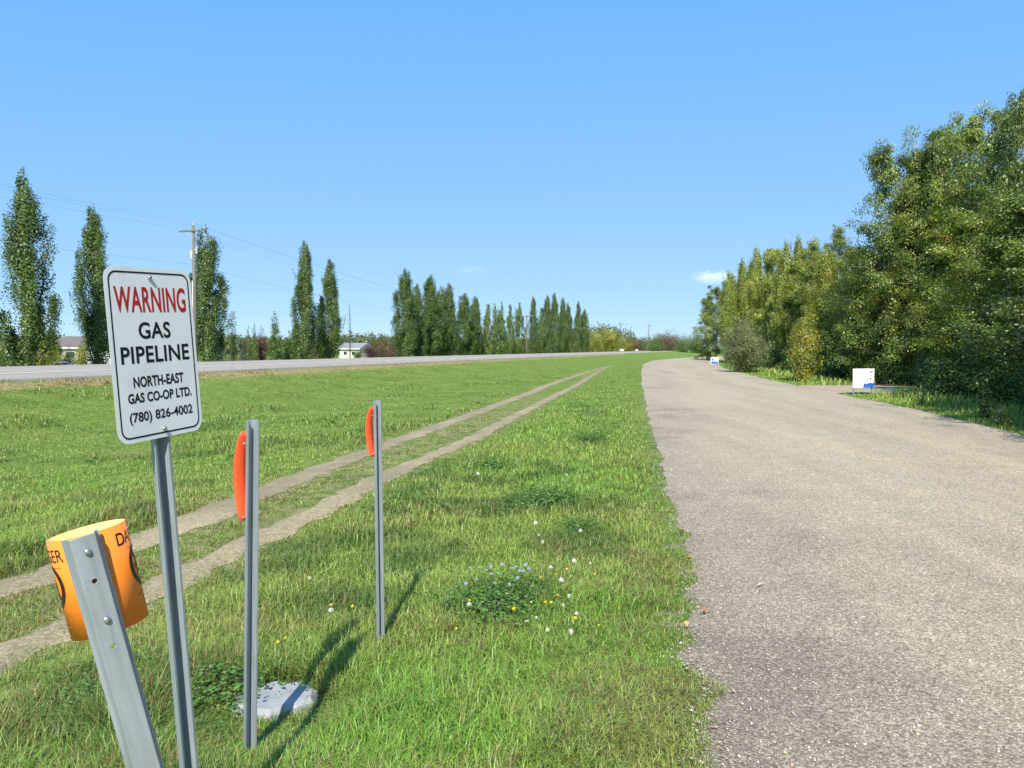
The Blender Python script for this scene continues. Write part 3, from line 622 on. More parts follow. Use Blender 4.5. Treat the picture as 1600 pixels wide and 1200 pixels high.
def poplar_parts(seed, H=13.0, R=1.5, per=100, size=.108, mixc=(GREEN * .92, DEEP * .9, .8), tongues=24, bare=.0, wide=.3):
    """upright limbs close to the trunk: a flame outline, widest low down, with several separate tips"""
    global rng; keep = rng; rng = np.random.default_rng(seed); rd = random.Random(seed)
    tr = MB(); tr.tube([(0, 0, -.2), (.05, 0, H * .3), (-.03, .04, H * .7), (0, 0, H * .97)], [.19, .14, .07, .015], 8)
    prof = lambda t: np.interp(t, [0, .06, .15, wide, .5, .7, .85, .95, 1.0], [.55, .75, .92, 1, .86, .58, .34, .17, .03])
    cs, cc = [], []
    for k in range(tongues):
        t0 = .02 + .72 * (k / tongues) ** 1.1; z0 = H * t0; az = k * 2.399 + rd.uniform(-.5, .5)
        top = min(H * rd.uniform(.93, .99), z0 + H * rd.uniform(.16, .34)); reach = rd.uniform(.4, 1.25); pts = []
        for j in range(9):
            s = j / 8; z = z0 + (top - z0) * s; rr2 = R * prof(z / H) * reach * (1 - (1 - min(1, s * 1.35)) ** 2) * .85 + .12 * s * s * rd.uniform(0, 1)
            pts.append(Vector((math.cos(az) * rr2, math.sin(az) * rr2, z)))
        tr.tube(pts, [.045 * (1 - .85 * j / 8) + .006 for j in range(9)], 5, False)
        for j in range(1, 9):
            for _ in range(2):
                s = j / 8; c = np.array(pts[j]) + rng.normal(0, .10, 3) * np.array([1, 1, 2.5]); nl = int(per * rd.uniform(.35, 1.4) * (1 - bare)); sp = (.235 * (1 - .72 * s) + .06) * (R / 1.5) ** .5
                cs.append(c + puff(nl, (sp, sp, sp * 2.3))); a = rd.random()
                cc.append(np.tile((mixc[0] * (1 - mixc[2] * a) + mixc[1] * mixc[2] * a) * rd.uniform(.7, 1.3), (nl, 1)) * rng.uniform(.75, 1.25, (nl, 1)))
    for k in range(16):                                    # sprays that break the outline
        z0 = H * rd.uniform(.12, .88); az = rd.uniform(0, 6.28); r_ = R * prof(z0 / H) * rd.uniform(.8, 1.0); ln = rd.uniform(.4, 1.3)
        for q in range(4):
            s = q / 3; c = np.array([math.cos(az) * (r_ + .32 * ln * s), math.sin(az) * (r_ + .32 * ln * s), z0 + ln * s]); nl = int(26 * (1.2 - s) * (1 - bare)) + 3; sp = .13 * (1.15 - s)
            cs.append(c + puff(nl, (sp, sp, sp * 2))); cc.append(np.tile(mixc[0] * rd.uniform(.7, 1.25), (nl, 1)) * rng.uniform(.75, 1.25, (nl, 1)))
    for j in range(34):
        z = H * (.06 + .94 * j / 34); nl = int(per * (.7 if j < 24 else .5) * rd.uniform(.3, 1.4) * (1 - bare)); sp = .28 * prof(z / H) * rd.uniform(.6, 1.2) + .05
        cs.append(np.array([rd.uniform(-.1, .1), rd.uniform(-.1, .1), z]) + puff(nl, (sp, sp, .26))); cc.append(np.tile(mixc[0] * rd.uniform(.7, 1.2), (nl, 1)) * rng.uniform(.75, 1.25, (nl, 1)))
    P = np.concatenate(cs); kk = P[:, 2] > .15
    V, Q, C = leaf_quads(P[kk], size, np.concatenate(cc)[kk], face=outward(P[kk], 1.0, .35)); rng = keep
    return tr.mesh('trunk', M['bark'], True), mesh_np('crown', V, Q, None, C, M['leaf'])
def shrub_parts(seed, H=2.0, R=1.3, n=26, per=70, size=.07, mixc=(GREEN, DEEP, .7), autumn=0, narrow=False):
    global rng; keep = rng; rng = np.random.default_rng(seed); rd = random.Random(seed)
    tr = MB(); cs, cc = [], []
    for k in range(n):
        az = k * 2.399; rr2 = R * math.sqrt((k + .5) / n) * rd.uniform(.8, 1.1); top = H * (1 - .55 * (rr2 / R) ** 2) * rd.uniform(.7, 1.05)
        if narrow: top = H * (1 - .85 * (rr2 / R)) * rd.uniform(.9, 1.05)
        pts = [Vector((math.cos(az) * rr2 * s ** 1.2 + rd.uniform(-.05, .05), math.sin(az) * rr2 * s ** 1.2, top * s - .08 * (s == 0))) for s in (0, .3, .55, .8, 1)]
        tr.tube(pts, [.022, .018, .014, .009, .004], 5, False)
        for j in range(1, 5):
            for _ in range(2):
                c = np.array(pts[j]) + rng.normal(0, .13 * R + .04, 3); nl = int(per * rd.uniform(.5, 1.3)); sp = .09 + .12 * R
                cs.append(c + puff(nl, (sp, sp, sp * .8))); a = rd.random(); base = mixc[0] * (1 - mixc[2] * a) + mixc[1] * mixc[2] * a
                if rd.random() < autumn: base = GOLD * rd.uniform(.5, 1)
                cc.append(np.tile(base * rd.uniform(.7, 1.3), (nl, 1)) * rng.uniform(.75, 1.25, (nl, 1)))
    P = np.concatenate(cs); Cc = np.concatenate(cc); k = P[:, 2] > .03; V, Q, C = leaf_quads(P[k], size, Cc[k], face=outward(P[k], .6, .7)); rng = keep
    return tr.mesh('stems', M['barkdark'], True), mesh_np('foliage', V, Q, None, C, M['leaf'])
def spruce_parts(seed, H=6.0, R=1.5, col=GREY, size=.16):
    global rng; keep = rng; rng = np.random.default_rng(seed); rd = random.Random(seed)
    tr = MB(); tr.tube([(0, 0, -.1), (0, 0, H * .98)], [.12, .015], 7); cs, cc, ups = [], [], []
    nt_ = 20
    for k in range(nt_):
        z = H * (.06 + .92 * k / nt_); rr2 = R * (1 - k / nt_) ** .9 + .08
        for q in range(9):
            az = q * .698 + k * .5 + rd.uniform(-.2, .2); l_ = rr2 * rd.uniform(.75, 1.12); nl = int(22 + 26 * l_); s = rng.random(nl) ** .8
            P = np.stack([np.cos(az) * l_ * s, np.sin(az) * l_ * s, z - .28 * l_ * s + .12 * l_ * s ** 2], 1) + rng.normal(0, .05, (nl, 3)) + np.stack([-np.sin(az) * s * 0, s * 0, s * 0], 1)
            P[:, :2] += (rng.normal(0, .16, nl) * s * l_)[:, None] * np.array([-math.sin(az), math.cos(az)]); cs.append(P); cc.append(np.tile(col * rd.uniform(.7, 1.3), (nl, 1)) * rng.uniform(.8, 1.2, (nl, 1)))
    V, Q, C = leaf_quads(np.concatenate(cs), size, np.concatenate(cc), aspect=.4); rng = keep
    return tr.mesh('trunk', M['barkdark'], True), mesh_np('crown', V, Q, None, C, M['leaf'])

def plant(kind, parts, names, x, y, z, rz, sx, sz, label, catg, group=None):
    t = thing(kind, label, catg, (x, y, z), group); t.rotation_euler = (0, 0, rz); t.scale = (sx, sx, sz)
    for nm, me in zip(names, parts): obj(nm, me, t)
    return t
TREE = ('trunk', 'crown'); SHR = ('stems', 'foliage')

# -- columnar poplars beyond the highway
PV = [poplar_parts(100 + k, tongues=[26, 22, 28, 24, 26, 20, 30, 24][k], wide=[.2, .38, .3, .5, .35, .45, .25, .55][k], bare=[0, .05, .05, 0, .1, .12, 0, .0][k]) for k in range(8)]
PT = [poplar_parts(120 + k, R=1.1, tongues=14, per=40, size=.17, bare=.2, mixc=(GREEN * 1.1, YEL, .3)) for k in range(3)]
GZ = -.75
def poplar(px, top, d, wpx, var, label, group, rz=None, base=GZ):
    p = at(px, top, d); H = p[2] - base; me = var[0]
    xs = np.abs(np.array([v.co.x for v in me[1].vertices])) if False else None
    plant('columnar_poplar', me, TREE, p[0], d, base, rz if rz is not None else random.uniform(0, 6.28), 1.16 * wpx / FPX * d / var[1], H / 13.0, label, 'tree', group)
G1 = 'tall columnar poplars beyond the highway'; G2 = 'row of poplars at the bend of the highway'
for px, top, d, wp, v, lb in [
    (34, 258, 50, 84, 1, 'tallest columnar poplar at the far left edge of the view, with a ragged double top'),
    (145, 320, 58, 64, 7, 'columnar poplar rising behind the upper left corner of the warning sign'),
    (322, 352, 71, 62, 2, 'columnar poplar standing right behind the nearest utility pole'),
    (475, 380, 88, 46, 6, 'left and taller of the twin poplars between the utility pole and the poplar row'),
    (514, 404, 93, 42, 3, 'right and darker of the twin poplars between the utility pole and the poplar row')]:
    poplar(px, top, d, wp, (PV[v], 3.1), lb, G1)
row = [(633, 417, 40, 112), (652, 443, 24, 118), (673, 432, 34, 122), (688, 446, 24, 128), (701, 440, 24, 131), (726, 458, 30, 138), (742, 464, 22, 142), (762, 474, 14, 152), (774, 476, 12, 157), (784, 471, 12, 162), (797, 475, 12, 168), (811, 475, 16, 176),
       (833, 464, 15, 190), (846, 480, 12, 194), (855, 459, 16, 200), (867, 457, 16, 205), (879, 466, 15, 215), (887, 471, 14, 222), (904, 470, 14, 235), (914, 481, 12, 245)]
rl_ = ['tallest broad poplar at the left end of the poplar row', 'short poplar squeezed in behind the tallest one of the row', 'second broad full poplar of the row, right of the tallest one', 'low poplar filling the gap in the left half of the row', 'slender pointed poplar just left of the broad low-topped pair in the row',
       'broad low-topped poplar in the middle of the poplar row', 'low-topped poplar with thin upper twigs, just left of the row\'s sparse stretch', 'thin sparse poplar at the start of the row\'s see-through stretch', 'thin sparse poplar, shortest in the row\'s see-through stretch', 'thin sparse poplar in the middle of the row\'s see-through stretch',
       'thin sparse poplar near the end of the row\'s see-through stretch', 'slim poplar immediately left of the utility pole in the row', 'slim pointed poplar immediately right of the utility pole in the row', 'short slim poplar between the pole and the far dense clump', 'left one of the two highest tips in the far dense clump of poplars',
       'right one of the two highest tips in the far dense clump of poplars', 'poplar one step lower than the clump\'s highest tips, on their right', 'thin poplar before the notch near the row\'s right end', 'last tall poplar near the right end of the row', 'short poplar ending the row on its right']
for k, ((px, top, wp, d), lb) in enumerate(zip(row, rl_)):
    sparse = 7 <= k <= 11 or k in (13,); poplar(px, top, d, wp * (1.12 if k == 0 else 1.4 if k < 7 else 1.3), (PT[k % 3], 2.2) if sparse else (PV[[0, 3, 6, 2, 0, 3, 6, 2, 4, 0][k % 10]], 3.1), lb, G2)

# -- small trees and shrubs between the poplars
S_ = {'green': shrub_parts(200, 2.4, 1.5), 'yel': shrub_parts(201, 2.4, 1.5, mixc=(GREEN, GOLD, .75)), 'grey': shrub_parts(202, 3.0, 1.4, n=44, per=110, size=.065, mixc=(np.array([.22, .25, .10]), np.array([.15, .19, .07]), .8)),
      'purple': shrub_parts(203, 3, 1.1, mixc=(PURP, PURP * 1.5, .6)), 'brown': shrub_parts(204, 2.4, 1.6, mixc=(np.array([.17, .10, .055]), np.array([.14, .13, .05]), .8)), 'cone': shrub_parts(205, 5, .9, n=36, per=55, size=.10, mixc=(GREEN, DEEP, .6), narrow=True),
      'dark': shrub_parts(206, 2.0, 1.3, mixc=(DEEP, GREEN, .6), size=.08), 'gold': shrub_parts(207, 2.6, 1.2, mixc=(GREEN, YEL, .6), autumn=.5, size=.085)}
SP = spruce_parts(210, col=np.array([.12, .165, .15])); SPG = spruce_parts(211, col=np.array([.07, .10, .04]))
def bush(px, top, d, wpx, k, label, base=GZ, kind='shrub', ref=(2.4, 3.0), catg='shrub', names=SHR, parts=None, group='shrubs and small trees beyond the highway'):
    p = at(px, top, d); plant(kind, parts or S_[k], names, p[0], d, base, random.uniform(0, 6.28), wpx / FPX * d / ref[1], (p[2] - base) / ref[0], label, catg, group)
bush(8, 535, 55, 46, 'dark', 'dark green bush at the foot of the tallest poplar, at the left edge', ref=(2.0, 2.6))
bush(70, 530, 62, 44, 'yel', 'yellow-green bush right of the tallest poplar\'s foot')
bush(104, 545, 70, 34, 'green', 'rounded green bush in front of the brown-roofed house')
bush(128, 536, 66, 22, 'gold', 'thin yellowing shrub at the foot of the second poplar', ref=(2.6, 2.4))
poplar(60, 488, 66, 40, (PV[2], 3.1), 'shorter poplar half hidden behind the right side of the tallest poplar', G1)
poplar(80, 512, 74, 30, (PV[4], 3.1), 'low young poplar with a blunt top behind the yellow-green bush', G1)
bush(344, 516, 80, 30, '', 'blue-grey spruce right of the poplar behind the utility pole', kind='spruce_tree', ref=(6, 3), catg='tree', names=TREE, parts=SP)
bush(364, 524, 86, 26, '', 'green spruce next to the blue-grey spruce', kind='spruce_tree', ref=(6, 3), catg='tree', names=TREE, parts=SPG)
bush(378, 545, 84, 22, '', 'low blue-grey spruce beside the green spruce', kind='spruce_tree', ref=(6, 3), catg='tree', names=TREE, parts=SP)
bush(388, 506, 88, 9, 'cone', 'thinner and lower of two slim dark spires left of the purple shrub', ref=(5, 1.9), kind='young_poplar', catg='tree')
bush(397, 503, 88, 12, 'cone', 'slim dark green spire directly left of the purple shrub', ref=(5, 1.9), kind='young_poplar', catg='tree')
bush(409, 516, 90, 20, 'purple', 'dark purple-leaved shrub among the green trees', ref=(3, 2.3))
bush(388, 532, 92, 20, 'purple', 'low dull purple bush behind the two slim spires', ref=(3, 2.3))
bush(429, 483, 88, 24, 'cone', 'green conical young tree right of the purple shrub', ref=(5, 1.9), kind='young_poplar', catg='tree')
bush(453, 514, 92, 24, 'cone', 'low pale green conical tree left of the twin poplars', ref=(5, 1.9), kind='young_poplar', catg='tree')
bush(445, 540, 94, 34, 'green', 'dull green bush between the conical trees')
bush(497, 532, 100, 22, 'brown', 'brownish shrub between the twin poplars')
bush(580, 537, 150, 28, 'purple', 'dark red shrub at the right end of the small grey-roofed house', ref=(3, 2.3))
bush(604, 531, 140, 44, 'brown', 'rusty brown bush left of the tallest poplar of the row')
bush(559, 549, 175, 16, 'dark', 'small dark bush against the wall of the grey-roofed house', ref=(2, 2.6))
bush(597, 520, 230, 40, 'cone', 'tall pale green willow clump behind the rusty brown bush', ref=(5, 1.9), kind='willow_clump')
bush(620, 514, 235, 30, 'cone', 'pale green willow clump touching the tallest poplar of the row', ref=(5, 1.9), kind='willow_clump')
# thin half-dead tree
b = MB(); p = at(546, 470, 105); Hh = p[2] - GZ
b.tube([(0, 0, -.1), (.05, 0, Hh * .5), (0, 0, Hh)], [.09, .06, .01], 6); rd = random.Random(4)
for k in range(34):
    z = Hh * (.12 + .8 * k / 34); a = k * 2.4; l_ = .55 * (1.05 - k / 34) + .12; b.tube([(0, 0, z), (math.cos(a) * l_ * .6, math.sin(a) * l_ * .6, z + l_ * .9), (math.cos(a) * l_, math.sin(a) * l_, z + l_ * 2)], [.025, .016, .006], 4, False)
tt = thing('bare_tree', 'thin nearly leafless tree with upright grey twigs near the small house', 'tree', (p[0], 105, GZ)); b.build('trunk', M['barkdark'], tt)

# -- distant wood along the horizon (one mass)
n = 3000; u = rng.uniform(-.70, .243, n); dmin = np.maximum(300, 45 / (SA - CA * u)); dd = np.minimum(dmin * rng.uniform(1.0, 1.5, n), 1500); cs, cc = [], []
for k in range(n):
    x = u[k] * dd[k]; hh = (5.5 + 5.5 * vnoise(x, dd[k] * .3, 26, 5)) * (.8 + .4 * rng.random()) * (.85 if u[k] < .06 else 1.2 * max(1, dd[k] / 560)); nl = 90
    P = puff(nl, (1.5, 1.5, hh * .29)) + np.array([x, dd[k], GZ + hh * .5]); cs.append(P)
    t = vnoise(x, dd[k], 14, 8); base = np.array([.14, .18, .07]) if t < .55 else (np.array([.30, .26, .06]) if t < .72 else np.array([.18, .15, .085]) if t < .8 else np.array([.12, .16, .085]))  # leaf colours slightly desaturated, painting in the haze of distance
    cc.append(np.tile(base * rng.uniform(.75, 1.2), (nl, 1)))
V, Q, C = leaf_quads(np.concatenate(cs), .85, np.concatenate(cc))
o = obj('distant_wood', mesh_np('distant_wood', V, Q, None, C, M['leaf'])); o['kind'] = 'stuff'; tag(o, 'low mixed green and yellow wood far off along the horizon', 'wood')
for px, top, wp, d, k, lb in [(930, 519, 26, 262, 'yel', 'yellow-green bush at the right foot of the poplar row'), (955, 517, 30, 270, 'gold', 'large golden-tipped bush right of the poplar row'), (976, 532, 22, 255, 'gold', 'low bright yellow bush above the white rocks'),
                              (990, 527, 26, 285, 'brown', 'brownish bush left of the distant pole'), (1025, 530, 26, 285, 'green', 'dark green rounded bush right of the distant pole'), (1042, 520, 34, 330, 'brown', 'grey-brown broad bush beyond the highway bend'), (1065, 533, 24, 300, 'green', 'green bush at the foot of the farthest pole'), (1088, 524, 30, 300, 'green', 'green bush next to the end of the wood on the right')]:
    bush(px, top, d, wp * 1.3, k, lb, ref=(2.4 if k != 'gold' else 2.6, 3.0 if k != 'gold' else 2.4), base=-.7)

# -- the wood on the right of the road
AGR = np.array([.16, .225, .026]); ADP = np.array([.085, .13, .022])
AG = [aspen_parts(300 + k, autumn=.012, mixc=(AGR, ADP, .8)) for k in range(3)]                     # green
AY = [aspen_parts(310 + k, R=1.8, n_br=44, per=95, size=.105, mixc=(np.array([.28, .32, .04]), AGR, .75), autumn=.012, low=.03) for k in range(3)]   # yellowish
AY += [poplar_parts(330 + k, H=9.0, R=1.75, per=90, size=.115, mixc=(np.array([.27, .32, .04]), AGR, .75), tongues=26, wide=.28) for k in range(3)]   # pointed young ones
AO = [aspen_parts(320 + k, mixc=(AGR, YEL, .6), autumn=.045, low=.14) for k in range(2)]                      # turning
SIL = np.array([(1095, 500), (1105, 458), (1140, 426), (1170, 402), (1200, 386), (1240, 378), (1270, 380), (1290, 362), (1310, 354), (1335, 390), (1365, 384), (1385, 350), (1400, 260), (1420, 232), (1450, 226), (1456, 192), (1500, 182), (1560, 178), (1575, 160), (1600, 128), (1660, 100), (2200, 60)])
GW = 'aspens of the wood right of the road'
def aspen(px, top, d, wpx, var, label, group=GW, base=0.0):
    p = at(px, top, d); H = p[2] - base
    return plant('aspen_tree', var, TREE, p[0], d, base, random.uniform(0, 6.28), wpx / FPX * d / (3.7 if d < 45 else 3.4), H / 8.75, label, 'tree', group)
front = [
 (1106, 462, 112, 34, AY[0], 'yellow-green aspen at the far left end of the wood'), (1120, 446, 104, 36, AG[0], 'aspen second from the wood\'s far left end, a little taller'), (1140, 428, 96, 42, AY[3], 'pale aspen behind the grey-green willow, on its left'),
 (1162, 410, 86, 46, AY[4], 'pale pointed aspen rising straight above the grey-green willow'), (1182, 397, 78, 46, AY[5], 'pale aspen above the right shoulder of the grey-green willow'), (1206, 384, 69, 54, AY[1], 'broad yellow-green aspen midway between willow and golden sapling'),
 (1228, 383, 63, 50, AY[3], 'yellow-green aspen just left of the golden sapling'), (1250, 376, 57, 54, AY[4], 'yellow-green aspen rising behind the golden sapling'), (1271, 380, 52, 54, AO[0], 'aspen with orange tufts just right of the golden sapling'),
 (1310, 352, 50, 40, AG[1], 'dark aspen whose narrow tip stands above the pale ones'), (1292, 392, 46, 60, AY[5], 'yellowish aspen left of the dark narrow tip'), (1330, 386, 42, 66, AO[1], 'aspen with orange patches behind the white board'),
 (1362, 384, 38, 70, AY[2], 'low yellow-green aspen in front of the big round-topped aspen'), (1390, 234, 36, 104, AG[2], 'big round-topped aspen leaning out above the white board'), (1425, 228, 37, 96, AG[0], 'tall aspen just right of the big round-topped one'),
 (1470, 190, 35, 100, AG[1], 'aspen with the squarish top, one step higher than its left neighbours'), (1515, 182, 32, 110, AO[0], 'tall aspen turning orange, right of the squarish-topped one'), (1440, 330, 34.6, 110, AO[1], 'mid-height aspen with orange leaves right of the driveway'),
 (1560, 178, 29.5, 120, AG[2], 'tall dark green aspen near the right edge of the view'), (1606, 104, 27, 100, AG[1], 'tallest aspen, cut by the right edge of the view'), (1520, 330, 25.5, 150, AO[0], 'lower orange-flecked aspen nearest the road at right'), (1600, 300, 22, 190, AG[0], 'lower dark aspen nearest the road, at the right edge')]
for px, top, d, wp, v, lb in front: aspen(px, top, d, wp, v, lb)
inner = 0
for k in range(500):
    d = random.uniform(19, 125); x = float(xr0(d)) + random.uniform(4.6, 24)
    px = 800 + FPX * x / d
    if px > 1800: continue
    top = float(np.interp(px, SIL[:, 0], SIL[:, 1])) + random.uniform(4, 60) * 30 / d + 6; p = at(px, top, d)
    if 27 < d < 34 and x < float(xr0(d)) + 6.5: continue
    H = min(p[2], random.uniform(8.5, 11)); 
    if H < 3.5: continue
    if inner >= 84: break
    inner += 1
    plant('aspen_tree', (AG + AY + AO)[(k * 5) % 11], TREE, x, d, 0, random.uniform(0, 6.28), random.uniform(.8, 1.15), H / 9.0, 'leafy aspen hidden among others in the inner rows of the wood', 'tree', GW)
for d, x in [(18.5, 16.4), (15.5, 13.6), (13, 11.9), (10, 10.9), (7.2, 10.4), (4, 10.0), (.8, 9.7), (-3, 9.4), (-7, 9.1), (-12, 8.7), (16.5, 18.5), (11, 14.5), (8, 13.5), (5, 14), (1, 13.2), (-4, 12.8), (-9, 13)]:
    plant('aspen_tree', AG[int(d) % 3], TREE, x, d, 0, random.uniform(0, 6.28), random.uniform(.9, 1.1), random.uniform(.78, .92) if d > 11 else random.uniform(.9, 1.1), 'aspen along the road beyond the right edge of the view', 'tree', GW)
# undergrowth of the wood's edge
UG = 'undergrowth shrubs along the edge of the wood'
plant('willow_shrub', S_['grey'], SHR, *at(1163, 580, 53)[:2], 0, .6, 1.12, 1.08, 'rounded grey-green willow at the roadside near the far end of the wood', 'shrub')
plant('golden_sapling', S_['gold'], SHR, *at(1256, 590, 38.5)[:2], 0, 1.2, .62, 1.15, 'sapling with golden yellow lower leaves at the edge of the wood', 'shrub')
k = 0
for d in [108, 100, 92, 84, 76, 70, 64, 59, 49, 46, 43.5, 41, 36.5, 35, 26.6, 25.4, 24, 22.6, 21.2, 20, 18.6, 17.2, 16, 14.6]:
    for row_ in (0, 1):
        if row_ == 0 and 31 < d < 36: continue
        x = float(xr0(d)) + (4.2 if row_ == 0 else 6.5) + random.uniform(-.3, .8) - (1.0 if d < 27 else 0) - (1.5 if d > 56 else 0); k += 1
        if row_ == 0 and 50 < d < 56: continue
        where = 'in the wood\'s shade right of the white board' if d < 27 else ('at the wood\'s edge between driveway and golden sapling' if d < 45 else ('at the wood\'s edge between golden sapling and willow' if d < 55 else 'at the wood\'s edge beyond the grey-green willow'))
        plant('undergrowth_shrub', S_[['dark', 'green', 'dark', 'dark', 'green', 'dark'][k % 6]], SHR, x, d + random.uniform(-.4, .4), 0, random.uniform(0, 6.28), random.uniform(.85, 1.15), random.uniform(.45, .8) + .3 * row_, 'leafy undergrowth shrub ' + where, 'shrub', UG)

# ------------------------------------------------------------------ utility poles and wires
LINE = Vector((SA, CA, 0)); LAT = Vector((-CA, SA, 0))
def pole(x, y, ztop, zarm, label, base=GZ, arm=2.3, extras=False, r=.14):
    t = thing('utility_pole', label, 'utility pole', (x, y, base), 'wooden utility poles along the highway'); t.rotation_euler = (0, 0, math.atan2(LAT.y, LAT.x))
    h = ztop - base; za = zarm - base
    b = MB(); b.tube([(0, 0, -.2), (0, 0, h * .5), (0, 0, h)], [r * 1.15, r, r * .78], 12); b.build('shaft', M['pole'], t, True)
    b = MB(); b.box((0, .13, za), (arm, .10, .13)); bevel(b.build('crossarm', M['pole'], t), .012, 1)
    b = MB(); b.tube([(-.55, .13, za - .05), (0, .1, za - .6)], .02, 5); b.tube([(.55, .13, za - .05), (0, .1, za - .6)], .02, 5); b.build('brace', M['wire'], t)
    for s in (-arm / 2 + .1, arm / 2 - .1): b = MB(); b.tube([(s, .13, za + .06), (s, .13, za + .13), (s, .13, za + .17), (s, .13, za + .24)], [.02, .03, .055, .03], 8); b.build('insulator', M['porcelain'], t)
    b = MB(); b.tube([(0, 0, h - .02), (0, 0, h + .1), (0, 0, h + .16), (0, 0, h + .22)], [.02, .03, .055, .03], 8); b.build('insulator', M['porcelain'], t)
    if extras:
        b = MB(); b.tube([(.30, -.25, h - 2.6), (.30, -.25, h - 2.57), (.30, -.25, h - 1.95), (.30, -.25, h - 1.9), (.30, -.25, h - 1.86)], [.17, .19, .19, .15, .05], 12); b.box((.15, -.12, h - 2.2), (.12, .1, .5)); b.build('transformer', M['porcelain'], t, True)
        b = MB(); b.tube([(.19, -.05, 1.2), (.19, -.05, h - 4.2)], .055, 8); b.build('conduit', M['white'], t, True)
        b = MB(); b.box((-.3, .06, h - 1.9), (.09, .09, .55)); b.box((-.2, .06, h - 1.85), (.25, .05, .05)); b.build('cutout_fuse', M['porcelain'], t)
    return Vector((x, y, 0))
P1 = at(302, 352, 60); p1 = pole(P1[0], 60, P1[2], at(302, 361, 60)[2], 'nearest utility pole with crossarm and white conduit, right of the warning sign', extras=True)
P2 = at(823, 492, 158); p2 = pole(P2[0], 158, P2[2], at(823, 494.5, 158)[2], 'distant utility pole in front of the poplar row', r=.17, arm=2.6)
P3 = at(1014, 507, 300); p3 = pole(P3[0], 300, P3[2], at(1014, 509, 300)[2], 'far utility pole with crossarm standing clear against the sky', r=.2, arm=2.6)
P4 = at(1078, 523, 480); p4 = pole(P4[0], 480, P4[2], at(1078, 525, 480)[2], 'farthest utility pole, tiny beside the end of the wood', r=.3, arm=2.8)
p0 = p1 - LINE * 75
pts_ = [(p0, 11.9, 11.35, 8.9), (p1, P1[2], at(302, 361, 60)[2], at(302, 413, 60)[2]), (p2, P2[2], at(823, 494.5, 158)[2], 6.9), (p3, P3[2], at(1014, 509, 300)[2], 8)]
for nm, idx, off, r, lb in [('overhead_wire', 1, 0, .008, 'topmost thin wire running over the pole tops'), ('overhead_wire', 2, 1.05, .008, 'thin wire on the highway-far end of the crossarms'), ('overhead_wire', 2, -1.05, .008, 'thin wire on the highway-near end of the crossarms'), ('overhead_wire', 3, .16, .010, 'lowest thicker cable strung well below the crossarms')]:
    b = MB(); path = []
    for (a, *za), (c, *zc) in zip(pts_[:-1], pts_[1:]):
        L_ = (c - a).length; sag = .00012 * L_ * L_ + .2
        for j in range(14):
            t = j / 14; q = a.lerp(c, t) + LAT * off; q.z = za[idx - 1] * (1 - t) + zc[idx - 1] * t - sag * 4 * t * (1 - t) + (.2 if idx < 3 else 0); path.append(q)
    b.tube(path, r, 5); tag(b.build(nm, M['wire']), lb, 'wire', 'wires strung along the utility poles')

# ------------------------------------------------------------------ houses and vehicles beyond the highway
def house(name, label, loc, rz, L_, W_, eave, ridge, wall, roof, hip=False, feats=()):
    t = thing(name, label, 'house', loc); t.rotation_euler = (0, 0, rz); ov = .5
    b = MB(); b.box((0, 0, eave / 2), (L_, W_, eave))
    if not hip:
        for s in (-1, 1): b.add([(s * L_ / 2, -W_ / 2, eave), (s * L_ / 2, W_ / 2, eave), (s * L_ / 2, 0, ridge - .12)], [(0, 1, 2)])
    b.build('wall', wall, t)
    hx = L_ / 2 + ov; hy = W_ / 2 + ov; rx = hx - (hy if hip else 0)
    b = MB(); b.add([(-hx, -hy, eave - .1), (hx, -hy, eave - .1), (hx, hy, eave - .1), (-hx, hy, eave - .1), (-rx, 0, ridge), (rx, 0, ridge)], [(0, 1, 5, 4), (2, 3, 4, 5), (1, 2, 5), (3, 0, 4), (3, 2, 1, 0)])
    o = b.build('roof', roof, t); m = o.modifiers.new('t', 'SOLIDIFY'); m.thickness = .12
    b = MB()
    for y_ in (-hy, hy): b.box((0, y_ * 1.002, eave - .12), (2 * hx, .05, .2))
    b.build('fascia', M['white'], t)
    for kind, x, z, ww, hh in feats:
        b = MB(); b.box((x, -W_ / 2 - .03, z), (ww, .10, hh)); f = b.build(kind, M['white'], t)
        if kind == 'window': b = MB(); b.box((x, -W_ / 2 - .065, z), (ww - .16, .06, hh - .16)); b.build('pane', M['glass'], f)
        elif kind == 'garage_door':
            for q in range(3): b = MB(); b.box((x, -W_ / 2 - .085, z - hh / 2 + hh * (q + 1) / 4), (ww - .1, .02, .03)); b.build('seam', M['signedge'], f)
    return t
h1 = at(128, 560, 132); house('bungalow', 'cream bungalow with a brown hipped roof behind the second poplar', (h1[0], 132, -.9), R_(18), 13.5, 9, 2.75, 4.6, M['cream'], M['roof'], True, [('window', -3.5, 1.5, 1.6, 1.2), ('window', -.8, 1.5, 1.4, 1.2), ('garage_door', 3.6, 1.15, 4.2, 2.3)])
h2 = at(556, 552, 200); house('small_house', 'small white house with a grey gable roof left of the poplar row', (h2[0], 200, -.9), R_(-28), 6.6, 5.2, 2.6, 4.0, M['cream'], M['roofgrey'], False, [('window', -1.2, 1.4, 1.2, 1.0), ('window', 1.4, 1.4, 1.2, 1.0)])
